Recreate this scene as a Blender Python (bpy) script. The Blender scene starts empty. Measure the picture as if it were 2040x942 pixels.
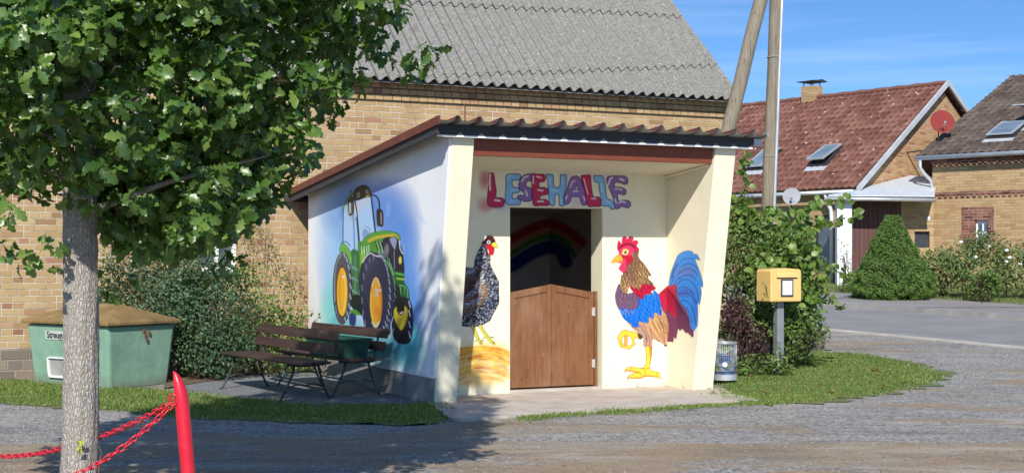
import bpy, bmesh, math, random
import numpy as np
from mathutils import Vector, Matrix, noise as mnoise
random.seed(7); RNG = np.random.default_rng(11)
R = math.radians
S = bpy.context.scene
COL = S.collection

# ------------------------------------------------------------ camera, sky, sun, exposure
F, CX, HY, H = 2720.0, 1020.0, 515.0, 1.52          # photo measurements: focal length (px), centre, horizon row, eye height (m)
cam = bpy.data.cameras.new('camera'); camo = bpy.data.objects.new('camera', cam); COL.objects.link(camo)
camo.location = (0, 0, H); camo.rotation_euler = (R(90), 0, 0)
cam.sensor_width = 36; cam.lens = F/2040*36; cam.shift_y = (HY-471)/2040; cam.clip_end = 4000; cam.clip_start = .05
S.camera = camo
SUN_DIR = Vector((-.107, -1.348, 1.0)).normalized()
SUN_EL = math.asin(SUN_DIR.z); SUN_AZ = math.atan2(SUN_DIR.x, SUN_DIR.y)
sl = bpy.data.lights.new('sun', 'SUN'); sl.energy = 4.3; sl.angle = R(.55); sl.color = (1, .955, .88)
so = bpy.data.objects.new('sun', sl); COL.objects.link(so); so.rotation_euler = SUN_DIR.to_track_quat('Z', 'Y').to_euler()
W = bpy.data.worlds.new('World'); S.world = W; W.use_nodes = True
wt = W.node_tree; wt.nodes.clear()
def wn(t, **k):
    n = wt.nodes.new('ShaderNode'+t)
    for a, b in k.items(): setattr(n, a, b)
    return n
wo = wn('OutputWorld'); wb = wn('Background'); wb.inputs[1].default_value = .105
sky = wn('TexSky', sky_type='NISHITA', sun_disc=False, sun_elevation=SUN_EL, sun_rotation=SUN_AZ, altitude=100, air_density=1.0, dust_density=.25, ozone_density=3.2)
tc = wn('TexCoord'); mp = wn('Mapping'); mp.inputs['Scale'].default_value = (1, 1, 1.7); mp.inputs['Location'].default_value = (0, 0, .12)
wt.links.new(tc.outputs['Generated'], mp.inputs[0]); wt.links.new(mp.outputs[0], sky.inputs[0])
mc = wn('Mapping'); mc.inputs['Scale'].default_value = (1.3, 1.3, 24); mc.inputs['Rotation'].default_value = (0, R(1.2), 0)
nz = wn('TexNoise'); nz.inputs['Scale'].default_value = 2.2; nz.inputs['Detail'].default_value = 5; nz.inputs['Roughness'].default_value = .5
wt.links.new(tc.outputs['Generated'], mc.inputs[0]); wt.links.new(mc.outputs[0], nz.inputs[0])
cr = wn('ValToRGB'); cr.color_ramp.elements[0].position = .52; cr.color_ramp.elements[1].position = .82; cr.color_ramp.elements[1].color = (.40, .40, .40, 1)
wt.links.new(nz.outputs[0], cr.inputs[0])
mx = wn('Mix', data_type='RGBA'); wt.links.new(cr.outputs[0], mx.inputs[0]); wt.links.new(sky.outputs[0], mx.inputs[6]); mx.inputs[7].default_value = (3.6, 4.4, 6.0, 1)
hs = wn('HueSaturation'); hs.inputs['Saturation'].default_value = 1.18; hs.inputs['Value'].default_value = 1.5; wt.links.new(mx.outputs[2], hs.inputs['Color']); wt.links.new(hs.outputs[0], wb.inputs[0]); wt.links.new(wb.outputs[0], wo.inputs[0])
S.view_settings.view_transform = 'Standard'; S.view_settings.look = 'None'; S.view_settings.exposure = .46; S.view_settings.gamma = 1
S.render.engine = 'CYCLES'

# ------------------------------------------------------------ geometry of the place
def tz(X, Y):
    d = np.maximum(0, np.minimum(Y, 70)-15.5)
    return np.where(d < 1.5, .032*d*d/3, .032*(d-.75))
def P(x, y, Y): return Vector(((x-CX)/F*Y, Y, H-(y-HY)/F*Y))
def G(x, y, h=0):
    Y = 14.0
    for _ in range(60): Y = .5*Y + .5*(H-h-float(tz(0, Y)))*F/max(y-HY, 8)
    return Vector(((x-CX)/F*Y, Y, float(tz(0, Y))))
def unit(a): return Vector((math.cos(a), math.sin(a), 0))

# ------------------------------------------------------------ object bookkeeping
def tag(o, label=None, cat=None, group=None, kind=None):
    if label: o['label'] = label
    if cat: o['category'] = cat
    if group: o['group'] = group
    if kind: o['kind'] = kind
    return o
def thing(name, label, cat, loc=(0, 0, 0), rz=0, group=None):
    o = bpy.data.objects.new(name, None); COL.objects.link(o); o.empty_display_size = .2
    o.location = loc; o.rotation_euler = (0, 0, rz)
    return tag(o, label, cat, group)
def dup(root, loc, rz, label=None):
    def cp(o, par):
        c = o.copy(); COL.objects.link(c)
        if par: c.parent = par
        for ch in list(o.children): cp(ch, c)
        return c
    r = cp(root, None); r.location = loc; r.rotation_euler = (0, 0, rz)
    if label: r['label'] = label
    return r

def fast_mesh(name, V, flat, sizes, mats, parent=None, smooth=False, midx=None):
    me = bpy.data.meshes.new(name)
    V = np.asarray(V, np.float32); flat = np.asarray(flat, np.int32); sizes = np.asarray(sizes, np.int32)
    me.vertices.add(len(V)); me.vertices.foreach_set('co', V.ravel())
    me.loops.add(len(flat)); me.loops.foreach_set('vertex_index', flat)
    me.polygons.add(len(sizes)); me.polygons.foreach_set('loop_start', np.concatenate(([0], np.cumsum(sizes)[:-1])).astype(np.int32))
    me.update(calc_edges=True)
    if not isinstance(mats, (list, tuple)): mats = [mats]
    for m in mats: me.materials.append(m)
    if midx is not None: me.polygons.foreach_set('material_index', np.asarray(midx, np.int32))
    if smooth: me.polygons.foreach_set('use_smooth', np.ones(len(sizes), bool))
    o = bpy.data.objects.new(name, me); COL.objects.link(o)
    if parent: o.parent = parent
    return o

class MB:
    def __init__(s): s.V = []; s.Fc = []; s.M = []; s.mi = 0
    def add(s, vs, fs):
        b = len(s.V); s.V += [tuple(v) for v in vs]
        for f in fs: s.Fc.append([b+i for i in f]); s.M.append(s.mi)
        return s
    def box(s, x0, x1, y0, y1, z0, z1, T=None):
        v = [Vector(p) for p in ((x0,y0,z0),(x1,y0,z0),(x1,y1,z0),(x0,y1,z0),(x0,y0,z1),(x1,y0,z1),(x1,y1,z1),(x0,y1,z1))]
        if T: v = [T @ p for p in v]
        return s.add(v, [(0,3,2,1),(4,5,6,7),(0,1,5,4),(1,2,6,5),(2,3,7,6),(3,0,4,7)])
    def prism(s, pts, ax, a, b):
        """pts: 2D polygon in the two other axes (x: (y,z); y: (x,z); z: (x,y)), extruded from a to b"""
        def mk(p, t): return (t, p[0], p[1]) if ax == 'x' else ((p[0], t, p[1]) if ax == 'y' else (p[0], p[1], t))
        n = len(pts)
        v = [mk(p, a) for p in pts]+[mk(p, b) for p in pts]
        return s.add(v, [list(range(n)), list(range(2*n-1, n-1, -1))]+[(i, n+i, n+(i+1) % n, (i+1) % n) for i in range(n)])
    def tube(s, path, rad, seg=8, caps=True, closed=False, flat=1.0):
        path = [Vector(p) for p in path]; n = len(path)
        if not hasattr(rad, '__len__'): rad = [rad]*n
        b = len(s.V); prev = None
        for i, p in enumerate(path):
            if closed: t = path[(i+1) % n]-path[i-1]
            else: t = path[min(i+1, n-1)]-path[max(i-1, 0)]
            t.normalize()
            if prev is None:
                up = Vector((0, 0, 1)) if abs(t.z) < .9 else Vector((1, 0, 0)); e = t.cross(up).normalized()
            else:
                e = prev-t*prev.dot(t); e.normalize()
            prev = e; f = t.cross(e)
            for k in range(seg):
                a = 2*math.pi*k/seg
                s.V.append(tuple(p+e*math.cos(a)*rad[i]+f*math.sin(a)*rad[i]*flat))
        for i in range(n if closed else n-1):
            j = (i+1) % n
            for k in range(seg):
                s.Fc.append([b+i*seg+k, b+i*seg+(k+1) % seg, b+j*seg+(k+1) % seg, b+j*seg+k]); s.M.append(s.mi)
        if caps and not closed:
            s.Fc.append([b+k for k in range(seg)][::-1]); s.M.append(s.mi)
            s.Fc.append([b+(n-1)*seg+k for k in range(seg)]); s.M.append(s.mi)
        return s
    def lathe(s, prof, c=(0, 0, 0), seg=24, T=None):
        b = len(s.V)
        for r, z in prof:
            for k in range(seg):
                a = 2*math.pi*k/seg; v = Vector((r*math.cos(a), r*math.sin(a), z))
                if T: v = T @ v
                s.V.append(tuple(v+Vector(c)))
        for i in range(len(prof)-1):
            for k in range(seg):
                s.Fc.append([b+i*seg+k, b+i*seg+(k+1) % seg, b+(i+1)*seg+(k+1) % seg, b+(i+1)*seg+k]); s.M.append(s.mi)
        return s
    def wall(s, x0, x1, z0, z1, y0, y1, holes=()):
        xs = sorted({x0, x1, *[h[0] for h in holes], *[h[1] for h in holes]}); zs = sorted({z0, z1, *[h[2] for h in holes], *[h[3] for h in holes]})
        for i in range(len(xs)-1):
            run = None
            for j in range(len(zs)-1):
                cx, cz = (xs[i]+xs[i+1])/2, (zs[j]+zs[j+1])/2
                if any(h[0] < cx < h[1] and h[2] < cz < h[3] for h in holes): continue
                s.box(xs[i], xs[i+1], y0, y1, zs[j], zs[j+1])
        return s
    def build(s, name, mats, parent=None, smooth=False, bevel=0, autosm=False):
        me = bpy.data.meshes.new(name); me.from_pydata(s.V, [], s.Fc); 
        if not isinstance(mats, (list, tuple)): mats = [mats]
        for m in mats: me.materials.append(m)
        me.polygons.foreach_set('material_index', s.M)
        bm = bmesh.new(); bm.from_mesh(me); bmesh.ops.recalc_face_normals(bm, faces=bm.faces); bm.to_mesh(me); bm.free()
        if smooth or autosm:
            me.polygons.foreach_set('use_smooth', [True]*len(me.polygons))
        if autosm: me.set_sharp_from_angle(angle=R(40))
        me.update()
        o = bpy.data.objects.new(name, me); COL.objects.link(o)
        if parent: o.parent = parent
        if bevel:
            md = o.modifiers.new('bevel', 'BEVEL'); md.width = bevel; md.segments = 2; md.limit_method = 'ANGLE'; md.angle_limit = R(40)
        return o

# ------------------------------------------------------------ materials
def lin(c): 
    c = c/255.0
    return c/12.92 if c <= .04045 else ((c+.055)/1.055)**2.4
def C(r, g, b, k=1.0): return (lin(r)*k, lin(g)*k, lin(b)*k, 1)
class NT:
    def __init__(s, name):
        s.m = bpy.data.materials.new(name); s.m.use_nodes = True; s.t = s.m.node_tree; s.t.nodes.clear()
        s.out = s.t.nodes.new('ShaderNodeOutputMaterial')
    def n(s, typ, ins=None, **kw):
        nd = s.t.nodes.new('ShaderNode'+typ)
        for k, v in kw.items(): setattr(nd, k, v)
        for k, v in (ins or {}).items(): s.set(nd.inputs[k], v)
        return nd
    def set(s, sock, v):
        if isinstance(v, bpy.types.NodeSocket): s.t.links.new(v, sock)
        else: sock.default_value = v
    def ma(s, op, a, b=None, c=None, clamp=False):
        d = {0: a}
        if b is not None: d[1] = b
        if c is not None: d[2] = c
        return s.n('Math', d, operation=op, use_clamp=clamp).outputs[0]
    def mix(s, f, a, b, blend='MIX'): return s.n('Mix', {0: f, 6: a, 7: b}, data_type='RGBA', blend_type=blend).outputs[2]
    def co(s, scale=None, rot=None, kind='Object'):
        v = s.n('TexCoord').outputs[kind]
        if scale or rot: v = s.n('Mapping', {'Vector': v, 'Scale': scale or (1, 1, 1), 'Rotation': rot or (0, 0, 0)}).outputs[0]
        return v
    def noise(s, v, sc, det=4, ro=.55, dist=0): return s.n('TexNoise', {'Vector': v, 'Scale': sc, 'Detail': det, 'Roughness': ro, 'Distortion': dist}).outputs[0]
    def mr(s, v, a, b, c=0, d=1, smooth=False):
        return s.n('MapRange', {0: v, 1: a, 2: b, 3: c, 4: d}, clamp=True, interpolation_type='SMOOTHSTEP' if smooth else 'LINEAR').outputs[0]
    def ramp(s, f, stops, interp='LINEAR'):
        nd = s.n('ValToRGB', {0: f}); e = nd.color_ramp; e.interpolation = interp
        while len(e.elements) < len(stops): e.elements.new(.5)
        for el, (p, c) in zip(e.elements, stops): el.position = p; el.color = c
        return nd.outputs[0]
    def bsdf(s, col, rough=.7, h=None, dist=.01, strength=1, spec=.4, metal=0, **kw):
        d = {'Base Color': col, 'Roughness': rough, 'Metallic': metal, 'Specular IOR Level': spec}
        d.update(kw)
        if h is not None: d['Normal'] = s.n('Bump', {'Height': h, 'Distance': dist, 'Strength': strength}).outputs[0]
        b = s.n('BsdfPrincipled', d); s.t.links.new(b.outputs[0], s.out.inputs[0]); return s.m

def noisy(name, stops, scale=3, rough=.7, bump=0, bscale=30, stretch=None, det=5, spec=.4, metal=0, dist=.004, **kw):
    t = NT(name); v = t.co(stretch)
    c = t.ramp(t.noise(v, scale, det, .6), stops)
    h = t.noise(v, bscale, 4) if bump else None
    return t.bsdf(c, rough, h, dist, bump, spec, metal, **kw)
def two(a, b): return [(.3, a), (.7, b)]

def bricks(name, W_, Hh, stops, mortar, mj=.006, bond=True, bump=.8, dirt=.25, white=0):
    t = NT(name); v = t.co()
    w = t.n('VectorMath', {0: t.n('TexNoise', {'Vector': v, 'Scale': 9.0, 'Detail': 2}).outputs['Color'], 1: (.5, .5, .5)}, operation='SUBTRACT').outputs[0]
    v2 = t.n('VectorMath', {0: v, 1: t.n('VectorMath', {0: w, 3: .009}, operation='SCALE').outputs[0]}, operation='ADD').outputs[0]
    s = t.n('SeparateXYZ', {0: v2}).outputs
    u = t.ma('ADD', s[0], s[1]); z = s[2]
    rz = t.ma('DIVIDE', z, Hh); row = t.ma('FLOOR', rz); odd = t.ma('FLOORED_MODULO', row, 2)
    if bond: ww = t.ma('MULTIPLY_ADD', odd, -W_/2, W_)
    else: ww = t.ma('ADD', W_, 0.0)
    uu = t.ma('ADD', t.ma('DIVIDE', u, ww), t.ma('MULTIPLY', odd, .5))
    if bond: uu = t.ma('ADD', uu, t.ma('MULTIPLY', t.ma('FLOORED_MODULO', t.ma('FLOOR', t.ma('DIVIDE', row, 2)), 2), .5))
    col = t.ma('FLOOR', uu); fx = t.ma('FRACT', uu); fz = t.ma('FRACT', rz)
    dx = t.ma('MULTIPLY', t.ma('MINIMUM', fx, t.ma('SUBTRACT', 1, fx)), ww)
    dz = t.ma('MULTIPLY', t.ma('MINIMUM', fz, t.ma('SUBTRACT', 1, fz)), Hh)
    d = t.ma('MINIMUM', dx, dz)
    rag = t.ma('MULTIPLY_ADD', t.noise(v, 60, 3), .006, -.003)
    d = t.ma('ADD', d, rag)
    mask = t.mr(d, mj*.6, mj*1.3)
    wn_ = t.n('TexWhiteNoise', {'Vector': t.n('CombineXYZ', {0: col, 1: row, 2: 0.0}).outputs[0]}, noise_dimensions='3D')
    base = t.ramp(wn_.outputs[0], stops)
    fine = t.noise(v, 70, 5, .65); base = t.mix(t.mr(fine, .35, .7, 0, .45), base, (.30, .19, .10, 1), 'MULTIPLY')
    big = t.noise(v, .9, 4); base = t.mix(t.mr(big, .45, .75, 0, dirt), base, (.22, .16, .11, 1))
    if white:
        base = t.mix(t.mr(t.noise(v, 2.3, 5, .7), .62, .72, 0, white), base, (.62, .52, .42, 1))
    mcol = t.mix(t.mr(t.noise(v, 3.1, 4), .45, .6), mortar[0], mortar[1])
    c = t.mix(mask, mcol, base)
    h = t.ma('ADD', t.ma('MULTIPLY', mask, .6), t.ma('MULTIPLY', fine, .35))
    return t.bsdf(c, .88, h, .008, bump, .25)

def leafmat(name, stops, rough=.45, trans=.35, spec=.5):
    t = NT(name); g = t.n('NewGeometry')
    c = t.ramp(g.outputs['Random Per Island'], stops)
    v = t.co(); c = t.mix(t.mr(t.noise(v, 1.7, 3), .4, .65, 0, .35), c, stops[0][1])
    b = t.n('BsdfPrincipled', {'Base Color': c, 'Roughness': rough, 'Specular IOR Level': spec})
    tr = t.n('BsdfTranslucent', {'Color': t.mix(1.0, c, (1.5, 1.75, .55, 1), 'MULTIPLY')})
    ms = t.n('MixShader', {0: trans, 1: b.outputs[0], 2: tr.outputs[0]}); t.t.links.new(ms.outputs[0], t.out.inputs[0]); return t.m

M = {}
OCH = [(0, (.28, .165, .085, 1)), (.08, (.40, .27, .13, 1)), (.35, (.475, .345, .175, 1)), (.6, (.43, .30, .145, 1)), (.85, (.51, .385, .21, 1)), (.96, (.42, .25, .14, 1)), (1, (.30, .14, .09, 1))]
M['brick'] = bricks('ochre_brick', .262, .081, OCH, ((.56, .50, .42, 1), (.30, .24, .17, 1)), .005, True, .9, .28, .35)
M['brick_corbel'] = bricks('corbel_brick', .131, .081, OCH, ((.12, .08, .055, 1), (.20, .15, .11, 1)), .0055, False, .9, .12)  # same bricks as the wall; shade under the eaves is put into the dark mortar colour
M['brick_far'] = bricks('far_ochre_brick', .26, .079, [(0, (.36, .23, .12, 1)), (.3, (.47, .335, .18, 1)), (.7, (.50, .37, .205, 1)), (1, (.42, .26, .13, 1))], ((.25, .17, .09, 1), (.36, .25, .14, 1)), .006, False, .6, .10)
M['brick_gable'] = bricks('patchy_gable_brick', .26, .079, [(0, (.33, .15, .08, 1)), (.25, (.46, .27, .13, 1)), (.7, (.55, .36, .19, 1)), (1, (.50, .25, .13, 1))], ((.45, .35, .25, 1), (.26, .18, .12, 1)), .007, False, .9, .3, .8)
M['brick_red'] = bricks('dark_red_brick', .26, .079, [(0, (.10, .035, .03, 1)), (.5, (.22, .08, .06, 1)), (1, (.33, .14, .10, 1))], ((.35, .27, .22, 1), (.2, .15, .12, 1)), .008, False, .8, .2)
M['stone'] = bricks('plinth_stone', .34, .13, [(0, (.12, .10, .085, 1)), (.4, (.20, .17, .14, 1)), (.8, (.27, .22, .17, 1)), (1, (.33, .25, .17, 1))], ((.30, .26, .21, 1), (.2, .17, .14, 1)), .008, True, 1.0, .3)

def plaster(name, col, dark=.93, paint=False, rough=.85, stain=None):
    t = NT(name); v = t.co()
    c = t.mix(t.mr(t.noise(v, 2.2, 5, .6), .35, .7), col, tuple(x*dark for x in col[:3])+(1,))
    st_ = t.noise(t.co((7, 7, .45)), 2.2, 5, .6); c = t.mix(t.mr(st_, .56, .78, 0, .16), c, (.40, .36, .29, 1))
    zz_ = t.n('SeparateXYZ', {0: v}).outputs[2]; chip = t.mr(t.ma('SUBTRACT', t.noise(v, 17, 4, .7), t.ma('MULTIPLY', zz_, 1.6)), .50, .53, 0, .75); c = t.mix(chip, c, (.30, .27, .22, 1))
    if stain:
        s = t.n('SeparateXYZ', {0: v}).outputs
        low = t.mr(t.ma('ADD', s[2], t.ma('MULTIPLY', t.noise(v, 5, 4), .25)), .12, .34, stain, 0)
        c = t.mix(low, c, (.42, .36, .27, 1))
    h = t.ma('ADD', t.noise(v, 160, 4, .6), t.ma('MULTIPLY', t.noise(v, 14, 3), 1.2))
    if paint:
        a = t.n('Attribute', attribute_name='paint', attribute_type='GEOMETRY')
        brush = t.mr(t.noise(v, 45, 4), .3, .7, .90, 1.06)
        pc = t.n('VectorMath', {0: a.outputs['Color'], 3: brush}, operation='SCALE').outputs[0]
        c = t.mix(a.outputs['Alpha'], c, pc)
        rough = t.mr(a.outputs['Alpha'], 0, 1, rough, .55)
    return t.bsdf(c, rough, h, .0025, .5, .3)
CREAM = (.80, .745, .555, 1)
M['cream'] = plaster('cream_plaster', CREAM, .93, stain=.18)
M['cream_p'] = plaster('painted_cream_plaster', CREAM, .95, True)
M['white_pl'] = plaster('white_plaster', (.84, .85, .86, 1), .94)
M['white_p'] = plaster('painted_white_plaster', (.84, .85, .86, 1), .94, True)
M['plinth'] = noisy('grey_plinth', two((.16, .155, .15, 1), (.30, .29, .27, 1)), 2.5, .9, .6, 60)
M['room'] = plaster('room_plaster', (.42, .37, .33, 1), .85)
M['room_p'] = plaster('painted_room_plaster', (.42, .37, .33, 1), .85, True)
M['beam'] = noisy('red_brown_beam', two((.17, .042, .020, 1), (.22, .058, .028, 1)), 5, .55, .3, 40, (1, 1, 6))
M['redverge'] = noisy('red_brown_flashing', two((.105, .026, .021, 1), (.17, .046, .034, 1)), 6, .5, .2, 30)
M['darkwood'] = noisy('dark_grey_fascia', two((.028, .030, .034, 1), (.05, .052, .058, 1)), 8, .7, .5, 30, (.3, 4, 4))
M['zinc'] = noisy('zinc', two((.42, .44, .46, 1), (.58, .60, .61, 1)), 4, .45, .2, 20, metal=.5)
M['zincdull'] = noisy('grey_sheet', two((.36, .35, .33, 1), (.52, .50, .47, 1)), 5, .6, .2, 20)
M['whiteboard'] = noisy('pale_grey_board', two((.36, .38, .40, 1), (.46, .48, .50, 1)), 3, .6, .3, 25)
M['white'] = noisy('white_paint', two((.72, .73, .74, 1), (.82, .83, .83, 1)), 3, .5, .15, 25)
M['concrete'] = noisy('slab_concrete', [(.25, (.34, .285, .24, 1)), (.5, (.44, .385, .33, 1)), (.75, (.53, .475, .42, 1))], 3.5, .9, .7, 70)
M['iron'] = noisy('cast_iron', two((.022, .028, .028, 1), (.06, .065, .06, 1)), 25, .55, .4, 60, metal=.3)
M['irong'] = noisy('green_cast_iron', two((.02, .06, .06, 1), (.05, .11, .10, 1)), 25, .5, .4, 60, metal=.2)
M['benchwood'] = noisy('dark_brown_bench_wood', two((.030, .016, .013, 1), (.075, .042, .034, 1)), 5, .6, .6, 40, (.6, 8, 8))
M['greenbox'] = noisy('dark_green_plastic', two((.012, .055, .040, 1), (.03, .10, .075, 1)), 8, .45, .2, 30)
M['soil'] = noisy('soil', two((.10, .07, .045, 1), (.20, .15, .10, 1)), 20, .95, 1, 60, dist=.02)
M['red'] = noisy('red_gloss_paint', two((.50, .010, .026, 1), (.60, .014, .034, 1)), 5, .33, .12, 30, spec=.5)
M['glass'] = noisy('window_glass', two((.04, .05, .06, 1), (.10, .12, .14, 1)), 1.5, .06, 0, spec=.8)
M['skyglass'] = noisy('skylight_glass', two((.12, .16, .20, 1), (.22, .27, .31, 1)), 1.5, .18, 0, spec=.6, metal=.1)
M['darkmetal'] = noisy('dark_metal', two((.03, .033, .038, 1), (.06, .065, .07, 1)), 6, .5, .1, 30, metal=.3)
M['brownwood'] = noisy('brown_gate_boards', two((.085, .036, .032, 1), (.12, .052, .046, 1)), 3, .7, .6, 30, (9, 9, .5))
M['dishred'] = noisy('red_dish', two((.20, .035, .032, 1), (.24, .045, .040, 1)), 3, .85, 0, spec=.1)
M['dishgrey'] = noisy('grey_dish', two((.28, .29, .31, 1), (.34, .35, .37, 1)), 3, .8, 0, spec=.15)

def wood_door(name):
    t = NT(name); v = t.co((7, 7, .9))
    g = t.noise(v, 3.5, 6, .65, .8); kn = t.n('TexVoronoi', {'Vector': t.co((3.2, 1, 2.2)), 'Scale': 1.9}).outputs['Distance']
    c = t.ramp(g, [(.25, (.115, .044, .016, 1)), (.45, (.185, .076, .027, 1)), (.6, (.225, .10, .038, 1)), (.8, (.15, .058, .021, 1))])
    c = t.mix(t.mr(kn, .03, .09, .7, 0), c, (.36, .19, .11, 1))
    c = t.mix(t.mr(t.noise(t.co((1, 1, .6)), 4, 4), .5, .72, 0, .35), c, (.36, .215, .135, 1))
    return t.bsdf(c, .5, t.noise(t.co((30, 30, 2)), 4, 5), .002, .7, .4)
M['doorwood'] = wood_door('oiled_pine')
def polewood(name):
    t = NT(name); g = t.noise(t.co((14, 14, .5)), 3, 6, .7, .4); big = t.noise(t.co((1, 1, .3)), 3, 4)
    c = t.ramp(g, [(.3, (.085, .07, .054, 1)), (.48, (.21, .18, .14, 1)), (.75, (.32, .28, .225, 1))])
    c = t.mix(t.mr(big, .45, .7, 0, .45), c, (.30, .235, .135, 1))
    return t.bsdf(c, .85, g, .02, .8, .2)
M['pole'] = polewood('weathered_pole')

def corrug(name):
    t = NT(name); v = t.co()
    a = t.noise(v, 22, 6, .85, 1.6); b = t.noise(v, 3.0, 5, .6)
    c = t.ramp(a, [(.32, (.045, .045, .040, 1)), (.45, (.16, .157, .142, 1)), (.55, (.27, .263, .240, 1)), (.72, (.43, .42, .385, 1))])
    c = t.mix(t.mr(b, .4, .7, 0, .3), c, (.22, .205, .17, 1))
    vo = t.n('TexVoronoi', {'Vector': v, 'Scale': 6.0, 'Randomness': 1.0}); sp = t.ma('ADD', vo.outputs['Distance'], t.ma('MULTIPLY', a, .08))
    c = t.mix(t.mr(sp, .10, .14, .6, 0), c, (.60, .59, .55, 1))
    lk = t.noise(v, 11, 4, .7); c = t.mix(t.mr(lk, .66, .72, 0, .8), c, (.04, .042, .035, 1))
    return t.bsdf(c, .92, a, .012, 1.0, .2)
M['corrug'] = corrug('lichened_fibre_cement')

def tiles(name, cols, lich=.6):
    t = NT(name); v = t.co()
    uvn = t.n('UVMap').outputs[0]; s = t.n('SeparateXYZ', {0: uvn}).outputs
    cell = t.n('TexWhiteNoise', {'Vector': t.n('CombineXYZ', {0: t.ma('FLOOR', s[0]), 1: t.ma('FLOOR', s[1]), 2: 0.0}).outputs[0]}, noise_dimensions='3D').outputs[0]
    c = t.ramp(t.ma('ADD', t.ma('MULTIPLY', cell, .5), t.ma('MULTIPLY', t.noise(v, 1.5, 5, .6), .5)), cols)
    fine = t.noise(v, 28, 5, .7); c = t.mix(t.mr(fine, .45, .7, 0, .5), c, tuple(x*.45 for x in cols[0][1][:3])+(1,))
    sp = t.ma('ADD', t.n('TexVoronoi', {'Vector': v, 'Scale': 3.2}).outputs['Distance'], t.ma('MULTIPLY', t.noise(v, 14, 3), .25))
    c = t.mix(t.mr(sp, .215, .25, lich, 0), c, (.52, .44, .40, 1))
    return t.bsdf(c, .8, fine, .01, .6, .25)
M['redtile'] = tiles('weathered_red_tiles', [(.2, (.115, .048, .036, 1)), (.5, (.185, .078, .057, 1)), (.8, (.255, .125, .095, 1))], .85)
M['browntile'] = tiles('grey_brown_tiles', [(.2, (.058, .043, .035, 1)), (.5, (.098, .073, .060, 1)), (.8, (.14, .11, .092, 1))], .12)

# ------------------------------------------------------------ ground
A25 = R(25)
U = unit(A25); N = Vector((-math.sin(A25), math.cos(A25), 0))
def gravel(name, tanmul=1.0):
    t = NT(name); v = t.co()
    vo = t.n('TexVoronoi', {'Vector': v, 'Scale': 46.0}); vc = t.n('SeparateColor', {0: vo.outputs['Color']}).outputs[0]
    vo2 = t.n('TexVoronoi', {'Vector': v, 'Scale': 16.0}); vc2 = t.n('SeparateColor', {0: vo2.outputs['Color']}).outputs[0]
    fine = t.noise(v, 120, 4, .7)
    st = t.ramp(t.ma('ADD', t.ma('MULTIPLY', vc, .42), t.ma('ADD', t.ma('MULTIPLY', fine, .22), t.ma('MULTIPLY', t.noise(v, 13, 5, .75), .36))), [(.25, (.11, .104, .096, 1)), (.5, (.25, .238, .218, 1)), (.75, (.43, .41, .375, 1))])
    st = t.mix(t.mr(vc2, .88, .93, 0, .25), st, (.48, .46, .42, 1))
    soil = t.ramp(t.noise(v, 30, 5, .7), [(.3, (.21, .145, .085, 1)), (.55, (.32, .235, .145, 1)), (.8, (.42, .33, .22, 1))])
    vs = t.co((.75, 1.7, 1), (0, 0, R(-14)))
    patch = t.noise(vs, .62, 5, .6, .4)
    s = t.n('SeparateXYZ', {0: v}).outputs
    near = t.mr(t.ma('ADD', s[1], t.ma('MULTIPLY', t.noise(v, .8, 4), 2.6)), 12.2, 13.6, 1, 0)
    tracks = t.mr(t.ma('ADD', patch, t.ma('MULTIPLY', near, .17)), .53, .64)
    c = t.mix(t.ma('MULTIPLY', tracks, .85*tanmul), st, soil)
    wet = t.mr(t.noise(vs, 1.5, 4, .6), .56, .68, 0, .42)
    c = t.mix(wet, c, (.14, .138, .14, 1))
    trk = t.noise(t.co((.50, 1.9, 1), (0, 0, R(-20))), 1.1, 7, .72, .9); c = t.mix(t.mr(trk, .52, .66, 0, .5), c, (.44, .42, .38, 1)); c = t.mix(t.mr(trk, .34, .46, .5, 0), c, (.13, .12, .11, 1))
    h = t.ma('ADD', t.ma('MULTIPLY', t.ma('SUBTRACT', 1, vo.outputs['Distance']), .9), t.ma('MULTIPLY', fine, .5))
    h = t.ma('ADD', h, t.ma('MULTIPLY', t.noise(v, 3, 4), 1.5))
    return t.bsdf(c, .95, h, .009, .9, .12)
M['gravel'] = gravel('gravel')
M['gravelb'] = noisy('blue_grey_chippings', [(.3, (.09, .092, .10, 1)), (.5, (.18, .18, .19, 1)), (.7, (.31, .31, .31, 1))], 45, .95, 1, 60, dist=.015)
M['lawn'] = noisy('lawn_soil', [(.3, (.09, .11, .04, 1)), (.5, (.13, .155, .055, 1)), (.7, (.25, .22, .14, 1))], 6, .95, 1, 60, dist=.02)
M['asphalt'] = noisy('asphalt', [(.3, (.20, .19, .185, 1)), (.7, (.26, .25, .245, 1))], 1.2, .9, .6, 90)
M['kerb'] = noisy('kerb_concrete', two((.22, .21, .20, 1), (.34, .33, .31, 1)), 3, .9, .5, 50)
M['paver'] = bricks('grey_pavers', .2, .1, [(0, (.25, .24, .23, 1)), (1, (.34, .33, .32, 1))], ((.12, .12, .12, 1), (.1, .1, .1, 1)), .004, False, .5, .2)

xs = np.concatenate([np.linspace(-400, -14, 16), np.linspace(-12, 14, 105), np.linspace(17, 400, 16)])
ys = np.concatenate([np.linspace(-60, 5, 14), np.linspace(6, 30, 100), np.linspace(31, 80, 30), np.linspace(100, 1500, 14)])
XX, YY = np.meshgrid(xs, ys)
bump = np.where((YY > 6) & (YY < 16.0), .012*np.sin(XX*1.3+YY*2.1)*np.sin(YY*1.7-XX*.4), 0)
ZZ = tz(XX, YY)+bump*np.clip((13.5-YY)/2, 0, 1)-.004
ny, nx = XX.shape
idx = np.arange(nx*ny).reshape(ny, nx)
quad = np.stack([idx[:-1, :-1], idx[:-1, 1:], idx[1:, 1:], idx[1:, :-1]], -1).reshape(-1, 4)
tag(fast_mesh('ground', np.stack([XX, YY, ZZ], -1).reshape(-1, 3), quad.ravel(), np.full(len(quad), 4), M['gravel'], smooth=True), kind='structure')

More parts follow.
